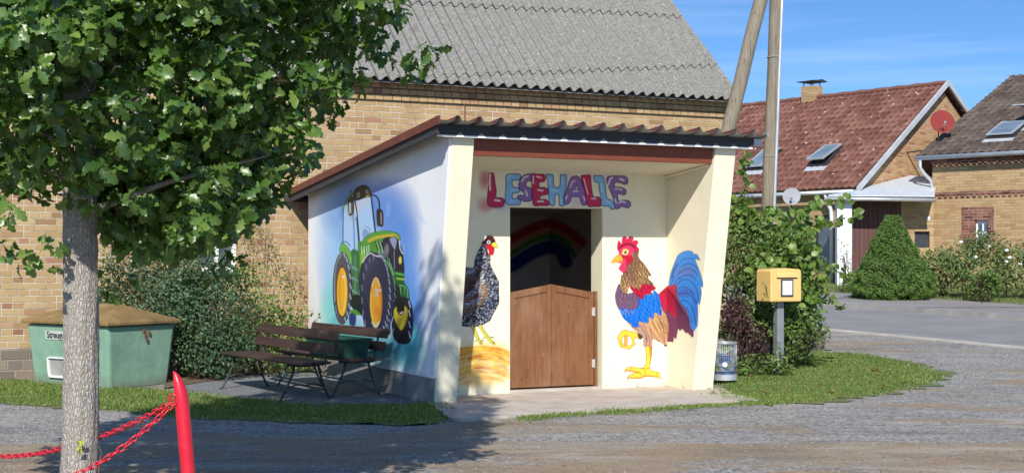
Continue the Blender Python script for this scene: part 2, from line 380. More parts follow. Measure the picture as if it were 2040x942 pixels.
# street strips, running along DS; offsets along NS away from the camera
E0 = Vector((5.6, 24.5, 0)); DS = Vector((.552, -.834, 0)); NS = Vector((.834, .552, 0))
def strip(name, a, b, h0, h1, m, t0=-40, t1=24, side=True, kind='structure', nseg=80):
    vs = []; fs = []
    for i in range(nseg+1):
        t = t0+(t1-t0)*i/nseg
        for off, hh in ((a, h0-.15), (a, h1), (b, h1), (b, h0-.15)):
            p = E0+DS*t+NS*off; p.z = float(tz(p.x, p.y))+hh; vs.append(p)
    mb = MB()
    for i in range(nseg):
        k = i*4
        for j in range(3): fs.append((k+j, k+4+j, k+5+j, k+1+j))
    mb.add(vs, fs); o = mb.build(name, m); tag(o, kind=kind); return o
strip('street', 0.0, 4.45, 0, .008, M['asphalt'])
strip('road_edge', -.22, -.002, 0, .016, noisy('pale_edge', two((.36, .33, .28, 1), (.50, .47, .41, 1)), 3, .9, .5, 50))
strip('kerb', 4.452, 4.60, 0, .11, M['kerb'])
t = NT('pavement_mat')
strip('pavement', 4.602, 7.0, 0, .105, M['paver'])
strip('back_kerb', 7.002, 7.08, 0, .12, M['kerb'])
# road patch lines (dark tar seams)
strip('front_lawn', 7.082, 30, 0, .125, M['lawn'], nseg=60)
# slightly worn darker shoulder
def ragged(pts, amp=.06, step=.12, seed=1):
    rr = random.Random(seed); out = []
    for i in range(len(pts)):
        a = Vector(pts[i]); b = Vector(pts[(i+1) % len(pts)]); n = max(1, int((b-a).length/step))
        d = (b-a).normalized(); nn = Vector((-d.y, d.x, 0))
        for k in range(n): out.append(a+(b-a)*(k/n)+nn*rr.uniform(-amp, amp))
    return out
def sheet(name, pts, m, h, kind='structure', amp=.06, seed=1, depth=.0):
    pp = ragged(pts, amp, .15, seed); bm = bmesh.new()
    vs = [bm.verts.new((p.x, p.y, 0)) for p in pp]; f = bm.faces.new(vs)
    bmesh.ops.triangulate(bm, faces=bm.faces[:])
    for _ in range(3): bmesh.ops.subdivide_edges(bm, edges=[e for e in bm.edges if e.calc_length() > .5], cuts=1, use_grid_fill=False); bmesh.ops.triangulate(bm, faces=bm.faces[:])
    for v in bm.verts: v.co.z = float(tz(v.co.x, v.co.y))+h
    if depth:
        r = bmesh.ops.extrude_face_region(bm, geom=bm.faces[:]); 
        for e in r['geom']:
            if isinstance(e, bmesh.types.BMVert): e.co.z -= depth
    bmesh.ops.recalc_face_normals(bm, faces=bm.faces[:])
    me = bpy.data.meshes.new(name); bm.to_mesh(me); bm.free(); me.materials.append(m)
    if not depth:
        for f in me.polygons:
            if f.normal.z < 0: me.flip_normals(); break
    o = bpy.data.objects.new(name, me); COL.objects.link(o); return tag(o, kind=kind)
def PG(*pts): return [Vector((G(x, y).x, G(x, y).y, 0)) for x, y in pts]
LAWN_L = PG((-160, 800), (0, 803), (120, 812), (240, 820), (420, 836), (600, 840), (760, 846), (880, 845), (925, 822), (890, 802), (862, 800), (800, 806), (620, 806), (470, 790), (360, 778), (230, 772), (60, 757), (-160, 757))
LAWN_R = PG((1400, 792), (1425, 770), (1440, 752), (1500, 745), (1560, 715), (1600, 700), (1720, 706), (1810, 722), (1890, 746), (1850, 768), (1760, 786), (1640, 800), (1540, 808), (1470, 806))
CHIP = PG((345, 780), (470, 793), (620, 808), (800, 808), (868, 802), (862, 790), (620, 742), (500, 738), (370, 745))
GR_S = PG((1030, 842), (1120, 830), (1270, 822), (1400, 812), (1540, 806), (1500, 802), (1400, 806), (1270, 815), (1120, 824), (1040, 832))
sheet('lawn', LAWN_L, M['lawn'], .004, amp=.13, seed=2)
sheet('lawn', LAWN_R, M['lawn'], .004, amp=.20, seed=3)
sheet('chippings', CHIP, M['gravelb'], .006, amp=.03, seed=4)
BED = PG((330, 775), (480, 748), (620, 742), (640, 700), (560, 680), (330, 690))
sheet('garden_bed', BED, M['soil'], .014, amp=.04, seed=5)
BED2 = PG((1440, 750), (1500, 748), (1570, 722), (1640, 700), (1640, 660), (1560, 640), (1440, 640))
sheet('garden_bed', BED2, M['soil'], .016, amp=.04, seed=6)

def inpoly(px, py, poly):
    inside = np.zeros(px.shape, bool); n = len(poly)
    for i in range(n):
        x0, y0 = poly[i][0], poly[i][1]; x1, y1 = poly[(i+1) % n][0], poly[(i+1) % n][1]
        c = ((y0 > py) != (y1 > py))
        with np.errstate(divide='ignore', invalid='ignore'):
            xi = (x1-x0)*(py-y0)/(y1-y0+1e-12)+x0
        inside ^= c & (px < xi)
    return inside
def scatter_poly(poly, n, rng):
    P2 = np.array([(p[0], p[1]) for p in poly]); lo, hi = P2.min(0), P2.max(0)
    out = np.zeros((0, 2))
    while len(out) < n:
        q = rng.uniform(lo, hi, (n*2, 2)); out = np.concatenate([out, q[inpoly(q[:, 0], q[:, 1], poly)]])
    return out[:n]
def vnoise(x, y, s=1.0):
    return (np.sin(x*2.1*s+1.3*np.sin(y*1.7*s))+np.sin(y*2.9*s+1.1*np.sin(x*2.3*s+.5))+np.sin((x+y)*4.3*s+2))/3
def grass(name, polys, counts, hmin, hmax, m, seed=5, patch=.2, edge=True, h0=.004):
    rng = np.random.default_rng(seed); Vs = []
    for poly, n in zip(polys, counts):
        q = scatter_poly(poly, n, rng); pv = np.array([(p_[0], p_[1]) for p_ in poly]); ed = np.full(n, 9.)
        for i_ in range(len(pv)):
            a_, b_ = pv[i_], pv[(i_+1) % len(pv)]; v_ = b_-a_; tt = np.clip(((q-a_)@v_)/(v_@v_+1e-9), 0, 1); ed = np.minimum(ed, np.hypot(*(q-a_-tt[:, None]*v_).T))
        edge_ok = ed/.34+.55*vnoise(q[:, 0]+3, q[:, 1], 4.5)+rng.normal(0, .25, n) > .30 if edge else np.ones(n, bool)
        keep = edge_ok & (vnoise(q[:, 0], q[:, 1], 2.0)+rng.normal(0, .5, n) > -.9+patch); q = q[keep]; n = len(q); q = q+rng.normal(0, .045, q.shape)*(1+2.2*(rng.random((n, 1)) < .12))
        z = tz(q[:, 0], q[:, 1])+h0
        hgt = rng.uniform(hmin, hmax, n)*(1+.35*vnoise(q[:, 0], q[:, 1], 1.3)); wd = rng.uniform(.0025, .005, n)*1.3
        a = rng.uniform(0, 2*np.pi, n); b = rng.uniform(0, 2*np.pi, n); ln = rng.uniform(.15, .9, n)*hgt
        base = np.stack([q[:, 0], q[:, 1], z], -1); w = np.stack([np.cos(a), np.sin(a), a*0], -1)*wd[:, None]
        l = np.stack([np.cos(b), np.sin(b), a*0], -1)*ln[:, None]; up = np.array([0, 0, 1.0])
        mid = base+l*.35+up*(hgt*.6)[:, None]; tip = base+l+up*hgt[:, None]
        Vs.append(np.stack([base-w, base+w, mid+w*.8, mid-w*.8, tip], 1).reshape(-1, 3))
    V = np.concatenate(Vs); n = len(V)//5; o = np.arange(n)[:, None]*5
    flat = np.concatenate([o+np.array([[0, 1, 2, 3]]), o+np.array([[3, 2, 4]])], 1).ravel()
    sizes = np.tile([4, 3], n)
    ob = fast_mesh(name, V, flat, sizes, m); return ob
M['grassL'] = leafmat('grass_blades', [(0, (.095, .15, .032, 1)), (.5, (.155, .235, .05, 1)), (.8, (.22, .29, .075, 1)), (1, (.44, .38, .19, 1))], .6, .3, .3)
tag(grass('grass', [LAWN_L], [42000], .014, .042, M['grassL'], 5), 'short shaded lawn grass growing in front of the grit bin and benches', 'grass', kind='stuff')
tag(grass('grass', [LAWN_R], [56000], .012, .038, M['grassL'], 6), 'sunlit green lawn grass growing around the yellow letterbox post', 'grass', kind='stuff')
tag(grass('grass', [GR_S], [4200], .010, .035, M['grassL'], 8, .5, False), 'thin strip of grass along the front edge of the concrete slab', 'grass', kind='stuff')
q0 = [E0+NS*7.2+DS*t_ for t_ in (-14, 8)]+[E0+NS*11.0+DS*t_ for t_ in (8, -14)]
tag(grass('grass', [q0], [26000], .04, .09, M['grassL'], 9, .2, False, .12), 'strip of lawn grass between the far pavement and the houses', 'grass', kind='stuff')
TUFT = PG((1000, 806), (1010, 801), (1004, 808))
# loose stones
def stones(name, polys, counts, smin, smax, m, seed):
    rng = np.random.default_rng(seed)
    t8 = np.array([[1, 0, 0], [-1, 0, 0], [0, 1, 0], [0, -1, 0], [0, 0, .7], [0, 0, -.7]], float)
    f8 = np.array([[0, 2, 4], [2, 1, 4], [1, 3, 4], [3, 0, 4], [2, 0, 5], [1, 2, 5], [3, 1, 5], [0, 3, 5]])
    Vs = []
    for poly, n in zip(polys, counts):
        q = scatter_poly(poly, n, rng); s = rng.uniform(0, 1, n)**3*(smax-smin)+smin
        z = tz(q[:, 0], q[:, 1])+.002; a = rng.uniform(0, 6.28, n)
        v = t8[None]*(s[:, None, None])*rng.uniform(.55, 1.15, (n, 6, 1))
        ca, sa = np.cos(a)[:, None], np.sin(a)[:, None]
        x = v[..., 0]*ca-v[..., 1]*sa; y = v[..., 0]*sa+v[..., 1]*ca
        Vs.append(np.stack([x+q[:, 0:1], y+q[:, 1:2], v[..., 2]+z[:, None]], -1).reshape(-1, 3))
    V = np.concatenate(Vs); n = len(V)//6
    flat = (np.arange(n)[:, None, None]*6+f8[None]).ravel()
    return fast_mesh(name, V, flat, np.full(n*8, 3), m)
t = NT('loose_stone'); g = t.n('NewGeometry').outputs['Random Per Island']
M['stone_l'] = t.bsdf(t.ramp(g, [(0, (.12, .12, .125, 1)), (.5, (.26, .255, .25, 1)), (.85, (.38, .36, .32, 1)), (1, (.48, .46, .42, 1))]), .9, t.noise(t.co(), 80, 3), .003, .6, .2)
R1 = [(-5.5, 9.2), (9, 9.2), (9, 15.8), (3.2, 14.8), (.0, 13.4), (-6, 13.6)]
tag(stones('gravel_stones', [R1, [(1, 16), (5.5, 14.8), (9, 15), (9, 22), (5, 23.5)], [(p.x, p.y) for p in CHIP]], [15000, 6000, 5000], .0035, .011, M['stone_l'], 3), 'loose grey stones strewn over the gravel yard', 'gravel', kind='stuff')
def leaflets(name, polys, counts, size, m, seed, h=.012):
    rng = np.random.default_rng(seed); tl = np.array([[0, -.5, 0], [.45, -.1, .15], [.35, .4, .1], [0, .6, .0], [-.4, .3, .18], [-.45, -.15, .05]])
    Vs = []
    for poly, n in zip(polys, counts):
        q = scatter_poly(poly, n, rng); s = size*rng.uniform(.6, 1.3, n); a = rng.uniform(0, 6.28, n)
        ca, sa = np.cos(a)[:, None], np.sin(a)[:, None]; t_ = tl[None]*s[:, None, None]
        x = t_[..., 0]*ca-t_[..., 1]*sa; y = t_[..., 0]*sa+t_[..., 1]*ca; til = rng.normal(0, .35, (n, 1))
        zz = t_[..., 2]+np.abs(x*til)+tz(q[:, 0], q[:, 1])[:, None]+h
        Vs.append(np.stack([x+q[:, 0:1], y+q[:, 1:2], zz], -1).reshape(-1, 3))
    V = np.concatenate(Vs); n = len(V)//6
    return fast_mesh(name, V, np.arange(n*6), np.full(n, 6), m)
M['drylf'] = leafmat('dry_leaves', [(0, (.20, .08, .03, 1)), (.5, (.36, .17, .07, 1)), (1, (.45, .30, .14, 1))], .7, .2, .2)
tag(leaflets('fallen_leaves', [LAWN_R], [30], .075, M['drylf'], 21, .03), 'dry orange leaves fallen on the lawn by the letterbox', 'leaves', kind='stuff')
tag(leaflets('fallen_leaves', [BED, LAWN_L], [420, 50], .05, M['drylf'], 22, .03), 'brown leaf litter lying under the shrubs behind the benches', 'leaves', kind='stuff')

# ------------------------------------------------------------ the big brick house behind
BH = thing('brick_house', 'large ochre brick house with a grey corrugated roof, standing behind the painted shelter', 'house', (-6.22, 17.0, 0), A25)
XR = 10.57
def bh_t(px):   # photo column -> distance along the front wall
    k = (px-CX)/F; return (k*17.0+6.22)/(U.x-k*U.y)
wx0, wx1 = bh_t(395), bh_t(474)
wz0, wz1 = 1.35, 2.28
mb = MB(); mb.wall(-4.0, XR, -.1, 3.725, 0, .38, [(wx0, wx1, wz0, wz1)])
mb.wall(XR-.36, XR-.001, -.1, 3.725, .381, 8.0)
# gable triangle on the right side
mb.prism([(0.39, 3.726), (8.0, 3.726), (4.2, 7.3)], 'x', XR-.36, XR-.002)
mb.wall(-4.0, -3.64, -.1, 3.76, .381, 8.0); mb.prism([(.39, 3.76), (8.0, 3.76), (4.2, 7.3)], 'x', -4, -3.64)
mb.wall(-4.0, XR, -.1, 3.76, 8.001, 8.3)
mb.build('wall', M['brick'], BH)
mb = MB()
z = 3.727
for i, d in enumerate((.03, .06, .09, .12)):
    mb.box(-4.0, XR+d*.5, -d, .3, z, z+.079); z += .081
mb.build('cornice', M['brick_corbel'], BH)
mb = MB(); mb.wall(-4.02, XR+.02, -.15, .40, -.025, .0-.001, []); mb.build('plinth', M['stone'], BH)
fr = MB(); fw = .06
for a in ((wx0, wx0+fw, wz0, wz1), (wx1-fw, wx1, wz0, wz1), (wx0+fw, wx1-fw, wz0, wz0+fw), (wx0+fw, wx1-fw, wz1-fw, wz1), ((wx0+wx1)/2-.03, (wx0+wx1)/2+.03, wz0+fw, wz1-fw), (wx0+fw, (wx0+wx1)/2-.03, 1.98, 2.02)):
    fr.box(a[0], a[1], .10, .15, a[2], a[3])
wfr = fr.build('window', M['white'], BH, bevel=.004)
MB().box(wx0+.01, wx1-.01, .125, .13, wz0, wz1).build('pane', M['glass'], wfr)
MB().box(wx0-.04, wx1+.04, -.03, .10, wz0-.05, wz0).build('sill', M['kerb'], wfr, bevel=.004)
MB().tube([(bh_t(925), -.02, 3.75), (bh_t(925), -.02, 3.1)], .008, 6).build('tie_rod', noisy('rust', two((.12, .04, .02, 1), (.2, .08, .04, 1)), 20), BH)
# corrugated roof
PT = .177; TP = .9; LN = math.sqrt(1+TP*TP)
def rp(x, s_, off):   # s_: distance up the slope from the eave edge
    y = -.26+s_/LN; zz = 3.985+TP*s_/LN
    return (x, y-off*TP/LN, zz+off/LN)
RX0, RX1 = -4.2, XR+.10
def lap1(x): return .03+(x-5.0)*.155
def lap2(x): return 2.05+(x-5.4)*.055
nxr = int((RX1-RX0)/PT*10); xx = np.linspace(RX0, RX1, nxr+1)
rowsdef = [(lambda x: 0.0, lambda x: max(lap1(x)+.12, .02)), (lambda x: max(lap1(x), .004), lambda x: lap2(x)+.12), (lap2, lambda x: lap2(x)+1.27), (lambda x: lap2(x)+1.15, lambda x: lap2(x)+2.5), (lambda x: lap2(x)+2.38, lambda x: 6.1)]
mb = MB()
rr = random.Random(5); lips = [rr.uniform(-.012, .012) for _ in range(400)]
for ri, (fa, fb) in enumerate(rowsdef):
    vs = []; K = 4
    for i, x in enumerate(xx):
        w_ = .036*math.cos(2*math.pi*(x-RX0)/PT)
        sheetid = int((x-RX0)/(PT*5)); lip = lips[sheetid*5+ri]
        a, b = fa(x)+(lip if ri else lip*.6), fb(x)
        for k in range(K):
            s_ = a+(b-a)*k/(K-1); off = w_+ (.022 if k < 1 else .022*(1-k/(K-1)))+(.002*ri)
            vs.append(rp(x, s_, off))
        vs.append(rp(x, a, w_+.022-.008+.002*ri)); vs.append(rp(x, a+.03, w_-.012))
    fs = []
    for i in range(len(xx)-1):
        a0 = i*(K+2); b0 = (i+1)*(K+2)
        for k in range(K-1): fs.append((a0+k, b0+k, b0+k+1, a0+k+1))
        fs.append((a0, a0+K, b0+K, b0)); fs.append((a0+K, a0+K+1, b0+K+1, b0+K))
    mb.add(vs, fs)
mb.add([rp(RX0, .0, -.05), rp(RX1-.03, .0, -.05), rp(RX1-.03, 6.1, -.05), rp(RX0, 6.1, -.05)], [(0, 1, 2, 3)])
# far slope
e = rp(0, 6.1, 0)
mb.add([(RX0, e[1], e[2]), (RX1, e[1], e[2]), (RX1, 8.7, 3.985), (RX0, 8.7, 3.985)], [(0, 1, 2, 3)])
mb.build('roof', M['corrug'], BH, autosm=True)

# ------------------------------------------------------------ the painted shelter
O0 = Vector((-.825, 14.2, 0)); Wd = 3.45; TH = .27; PD = .56; DEP = 4.5; LEAN = .47; ZF = 2.745
BS = thing('bus_shelter', 'small cream shelter with wooden half doors and painted tractor, hen and rooster', 'shelter', O0, A25)
def ln(z): return -LEAN*z/ZF
def to_porch(x, y, n=PD):      # photo point -> (s, z) on a plane parallel to the front, at depth n
    k = (x-CX)/F; bx, by = O0.x+N.x*n, O0.y+N.y*n
    s = (k*by-bx)/(U.x-k*U.y); Y = by+U.y*s
    return s, H-(y-HY)/F*Y
def to_side(x, y, s):          # photo point -> (n, z) on a side wall at width s
    k = (x-CX)/F; bx, by = O0.x+U.x*s, O0.y+U.y*s
    n = (k*by-bx)/(N.x-k*N.y); Y = by+N.y*n
    return n, H-(y-HY)/F*Y
def px_of(s, n, z):
    X = O0.x+U.x*s+N.x*n; Y = O0.y+U.y*s+N.y*n
    return CX+F*X/Y, HY+(H-z)*F/Y
def roofz(n): return 2.875-.0894*(n+.62)     # underside of the sheet
ceil = lambda n: 2.585-.0894*(n+.45)-.0
D0, ZL = to_porch(1016, 412); D1 = to_porch(1200, 415)[0]
# left wall
side = lambda n0: [(0, 0), (ln(ZF)-0, ZF), (ln(ZF)+.05, roofz(-.42)), (DEP, roofz(DEP)), (DEP, 0)]
mb = MB(); mb.prism(side(0), 'x', .022, TH); mb.build('side_wall', M['cream'], BS, bevel=.006)
mb = MB(); mb.prism([(.03, .0), (DEP-.01, 0), (DEP-.01, .262), (.03-LEAN*.262/ZF, .262)], 'x', .008, .0215); mb.build('plinth', M['plinth'], BS)
zp0, zp1 = .285, .25
mb = MB(); mb.prism([(ln(zp0)+.012, zp0), (ln(ZF)+.012, ZF-.01), (ln(ZF)+.06, roofz(-.42)-.004), (DEP, roofz(DEP)-.004), (DEP, zp1)], 'x', 0, .0215); mb.build('plaster_panel', M['white_pl'], BS)
# right wall
mb = MB(); mb.prism(side(0), 'x', Wd-TH, Wd); mb.build('side_wall', M['cream'], BS, bevel=.006)
# porch wall with doorway
mb = MB(); mb.wall(TH+.001, Wd-TH-.001, 0, 2.50, PD, PD+.27, [(D0, D1, -.01, ZL)]); mb.build('porch_wall', M['cream'], BS)
# back wall of the room and outer rear wall
RB = 3.62
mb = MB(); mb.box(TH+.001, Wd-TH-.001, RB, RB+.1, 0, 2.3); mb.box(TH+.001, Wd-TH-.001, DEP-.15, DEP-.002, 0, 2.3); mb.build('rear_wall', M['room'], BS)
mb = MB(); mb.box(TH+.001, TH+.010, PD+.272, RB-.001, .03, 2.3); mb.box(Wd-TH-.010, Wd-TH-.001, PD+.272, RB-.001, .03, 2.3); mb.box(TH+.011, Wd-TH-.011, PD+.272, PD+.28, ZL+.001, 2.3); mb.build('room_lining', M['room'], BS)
MB().box(TH+.001, Wd-TH-.001, PD+.001, RB, .0, .035).build('room_floor', M['concrete'], BS)
# ceiling
mb = MB(); mb.prism([(ln(2.55)+.10, ceil(-.3)), (PD, ceil(PD)), (PD, ceil(PD)+.02), (ln(2.55)+.10, ceil(-.3)+.02)], 'x', TH+.001, Wd-TH-.001); mb.build('ceiling', M['cream'], BS)
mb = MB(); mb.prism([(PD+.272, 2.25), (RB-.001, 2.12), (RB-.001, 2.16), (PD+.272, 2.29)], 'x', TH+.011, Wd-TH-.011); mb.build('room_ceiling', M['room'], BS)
mb = MB(); mb.tube([(Wd-TH-.018, ln(2.5)+.09, ceil(-.35)-.016), (Wd-TH-.018, PD-.003, ceil(PD)-.016)], .018, 4); mb.build('ceiling_batten', M['cream'], BS)
# beam
zb0, zb1 = 2.575, 2.785
mb = MB(); mb.prism([(ln(zb0)+.045, zb0), (ln(zb1)+.045, zb1), (ln(zb1)+.12, zb1), (ln(zb0)+.12, zb0)], 'x', TH+.002, Wd-TH-.002); mb.build('lintel_beam', M['beam'], BS)
# roof: trapezoid sheet
FRn, RRn = -.71, 4.72; XL, XRr = -.20, 3.70
def trap(x):
    f = ((x-XL)/.235) % 1.0
    if f < .62: return 0
    if f < .74: return (f-.62)/.12
    if f < .88: return 1
    return (1-f)/.12
bx = []
n_ = int((XRr-XL)/.235)+1
for i in range(n_):
    for f in (0, .62, .74, .88): bx.append(XL+.235*(i+f))
bx = [b for b in bx if b <= XRr]+[XRr]
def sheetmesh(off, m, name):
    vs = []; 
    for x in bx:
        for n in (FRn, 1.0, 2.8, RRn): vs.append((x, n, roofz(n)+.048*trap(x)+off))
    fs = []
    for i in range(len(bx)-1):
        for k in range(3): fs.append((i*4+k, i*4+k+1, i*4+5+k, i*4+4+k))
    mb = MB(); mb.add(vs, fs)
    if isinstance(m, list): mb.M = [1 if (i//3) % 4 in (1, 2) else 0 for i in range(len(fs))]
    return mb.build(name, m, BS)
sheetmesh(.002, [M['zincdull'], M['redverge']], 'roof_underside'); sheetmesh(.006, M['redverge'], 'roof_sheet')
# fascia, white strip
mb = MB(); mb.box(-.17, XRr-.06, -.535, -.505, roofz(-.5)-.105, roofz(-.5)-.002); mb.build('fascia_board', M['darkwood'], BS, bevel=.004)
mb = MB(); mb.box(-.16, XRr-.08, -.545, -.50, roofz(-.5)-.124, roofz(-.5)-.106)
mb.build('drip_profile', M['white'], BS)
# verge boards
def verge(x0, x1):
    mb = MB(); mb.prism([(FRn, roofz(FRn)-.035), (RRn, roofz(RRn)-.035), (RRn, roofz(RRn)+.05), (FRn, roofz(FRn)+.05)], 'x', x0, x1); return mb.build('verge_flashing', M['redverge'], BS)
verge(XL-.02, XL-.002)
mb = MB(); mb.prism([(FRn+.1, roofz(FRn)-.12), (RRn, roofz(RRn)-.12), (RRn, roofz(RRn)-.004), (FRn+.1, roofz(FRn+.1)-.004)], 'x', XL+.004, XL+.03); mb.build('verge_board', M['darkwood'], BS)
mb = MB(); mb.prism([(-.42, roofz(-.42)-.03), (DEP, roofz(DEP)-.03), (DEP, roofz(DEP)-.015), (-.42, roofz(-.42)-.015)], 'x', XL+.032, -.004); mb.build('soffit', M['darkwood'], BS)
mb = MB(); mb.prism([(FRn, roofz(FRn)-.02), (RRn, roofz(RRn)-.02), (RRn, roofz(RRn)+.03), (FRn, roofz(FRn)+.03)], 'x', XRr+.002, XRr+.016)
mb.box(XRr-.07, XRr+.03, -.56, -.50, roofz(-.5)-.09, roofz(-.5)-.01); mb.build('verge_profile', M['zinc'], BS)
mb = MB(); mb.box(XL-.05, XRr, RRn+.004, RRn+.09, roofz(RRn)-.11, roofz(RRn)-.02); mb.build('gutter', M['darkwood'], BS)
mb = MB(); mb.box(Wd+.001, Wd+.012, -.35, 1.2, 0, .002); 

# half doors
zt_l = to_porch(1016, 583, .61)[1]; zt_m = to_porch(1097, 566, .61)[1]; zt_r = to_porch(1186, 582, .61)[1]; zb_ = .075
xm = to_porch(1098.5, 600, .61)[0]; xl = D0+.006; xr = to_porch(1182, 600, .61)[0]
def leaf(xa, xb, za, zc, hingeside):
    d = thing('tmp', None, None)
    bpy.data.objects.remove(d)
    f = .062; zf = lambda x: za+(zc-za)*(x-xa)/(xb-xa)
    mb = MB(); y0, y1 = .60, .640
    mb.prism([(xa, zb_), (xa+f, zb_), (xa+f, zf(xa+f)), (xa, zf(xa))], 'y', y0, y1)
    mb.prism([(xb-f, zb_), (xb, zb_), (xb, zf(xb)), (xb-f, zf(xb-f))], 'y', y0, y1)
    mb.prism([(xa+f+.001, zb_), (xb-f-.001, zb_), (xb-f-.001, zb_+.07), (xa+f+.001, zb_+.07)], 'y', y0+.001, y1)
    mb.prism([(xa+f+.001, zf(xa+f)-.075), (xb-f-.001, zf(xb-f)-.075), (xb-f-.001, zf(xb-f)-.001), (xa+f+.001, zf(xa+f)-.001)], 'y', y0+.001, y1)
    o = mb.build('door_leaf', M['doorwood'], BS, bevel=.004)
    mb = MB(); mb.prism([(xa+f-.005, zb_+.05), (xb-f+.005, zb_+.05), (xb-f+.005, zf(xb-f)-.06), (xa+f-.005, zf(xa+f)-.06)], 'y', y0+.014, y1-.005); mb.build('panel', M['doorwood'], o)
    hx = xb+.004 if hingeside > 0 else xa-.004
    for hz in (.32, zf(hx)-.22):
        hs = MB(); hs.tube([(hx, y0-.008, hz-.05), (hx, y0-.008, hz+.05)], .009, 8); hs.box(hx-.03, hx, y0-.004, y0-.001, hz-.045, hz+.045); hs.build('hinge', M['zincdull'], o)
leaf(xl, xm-.002, zt_l, zt_m, -1); leaf(xm+.002, xr, zt_m, zt_r, 1)
MB().box(xr+.006, xr+.04, .585, .64, .03, zt_r+.012).build('door_post', M['doorwood'], BS, bevel=.003)
MB().box(D0+.001, D1-.001, PD+.005, PD+.27, .0, .055).build('doorstep', M['concrete'], BS, bevel=.006)
SL = PG((896, 835), (920, 839), (1040, 829), (1180, 822), (1300, 814), (1400, 806), (1512, 801), (1470, 790), (1436, 776))
k1 = O0+U*(Wd+.02)+N*.2; k2 = O0+U*(Wd-.1)+N*.62; k3 = O0+U*.1+N*.62; k4 = O0+U*(-.02)+N*.02
sheet('concrete_slab', SL+[Vector((k.x, k.y, 0)) for k in (k1, k2, k3, k4)], M['concrete'], .024, amp=.018, seed=9, depth=.07)

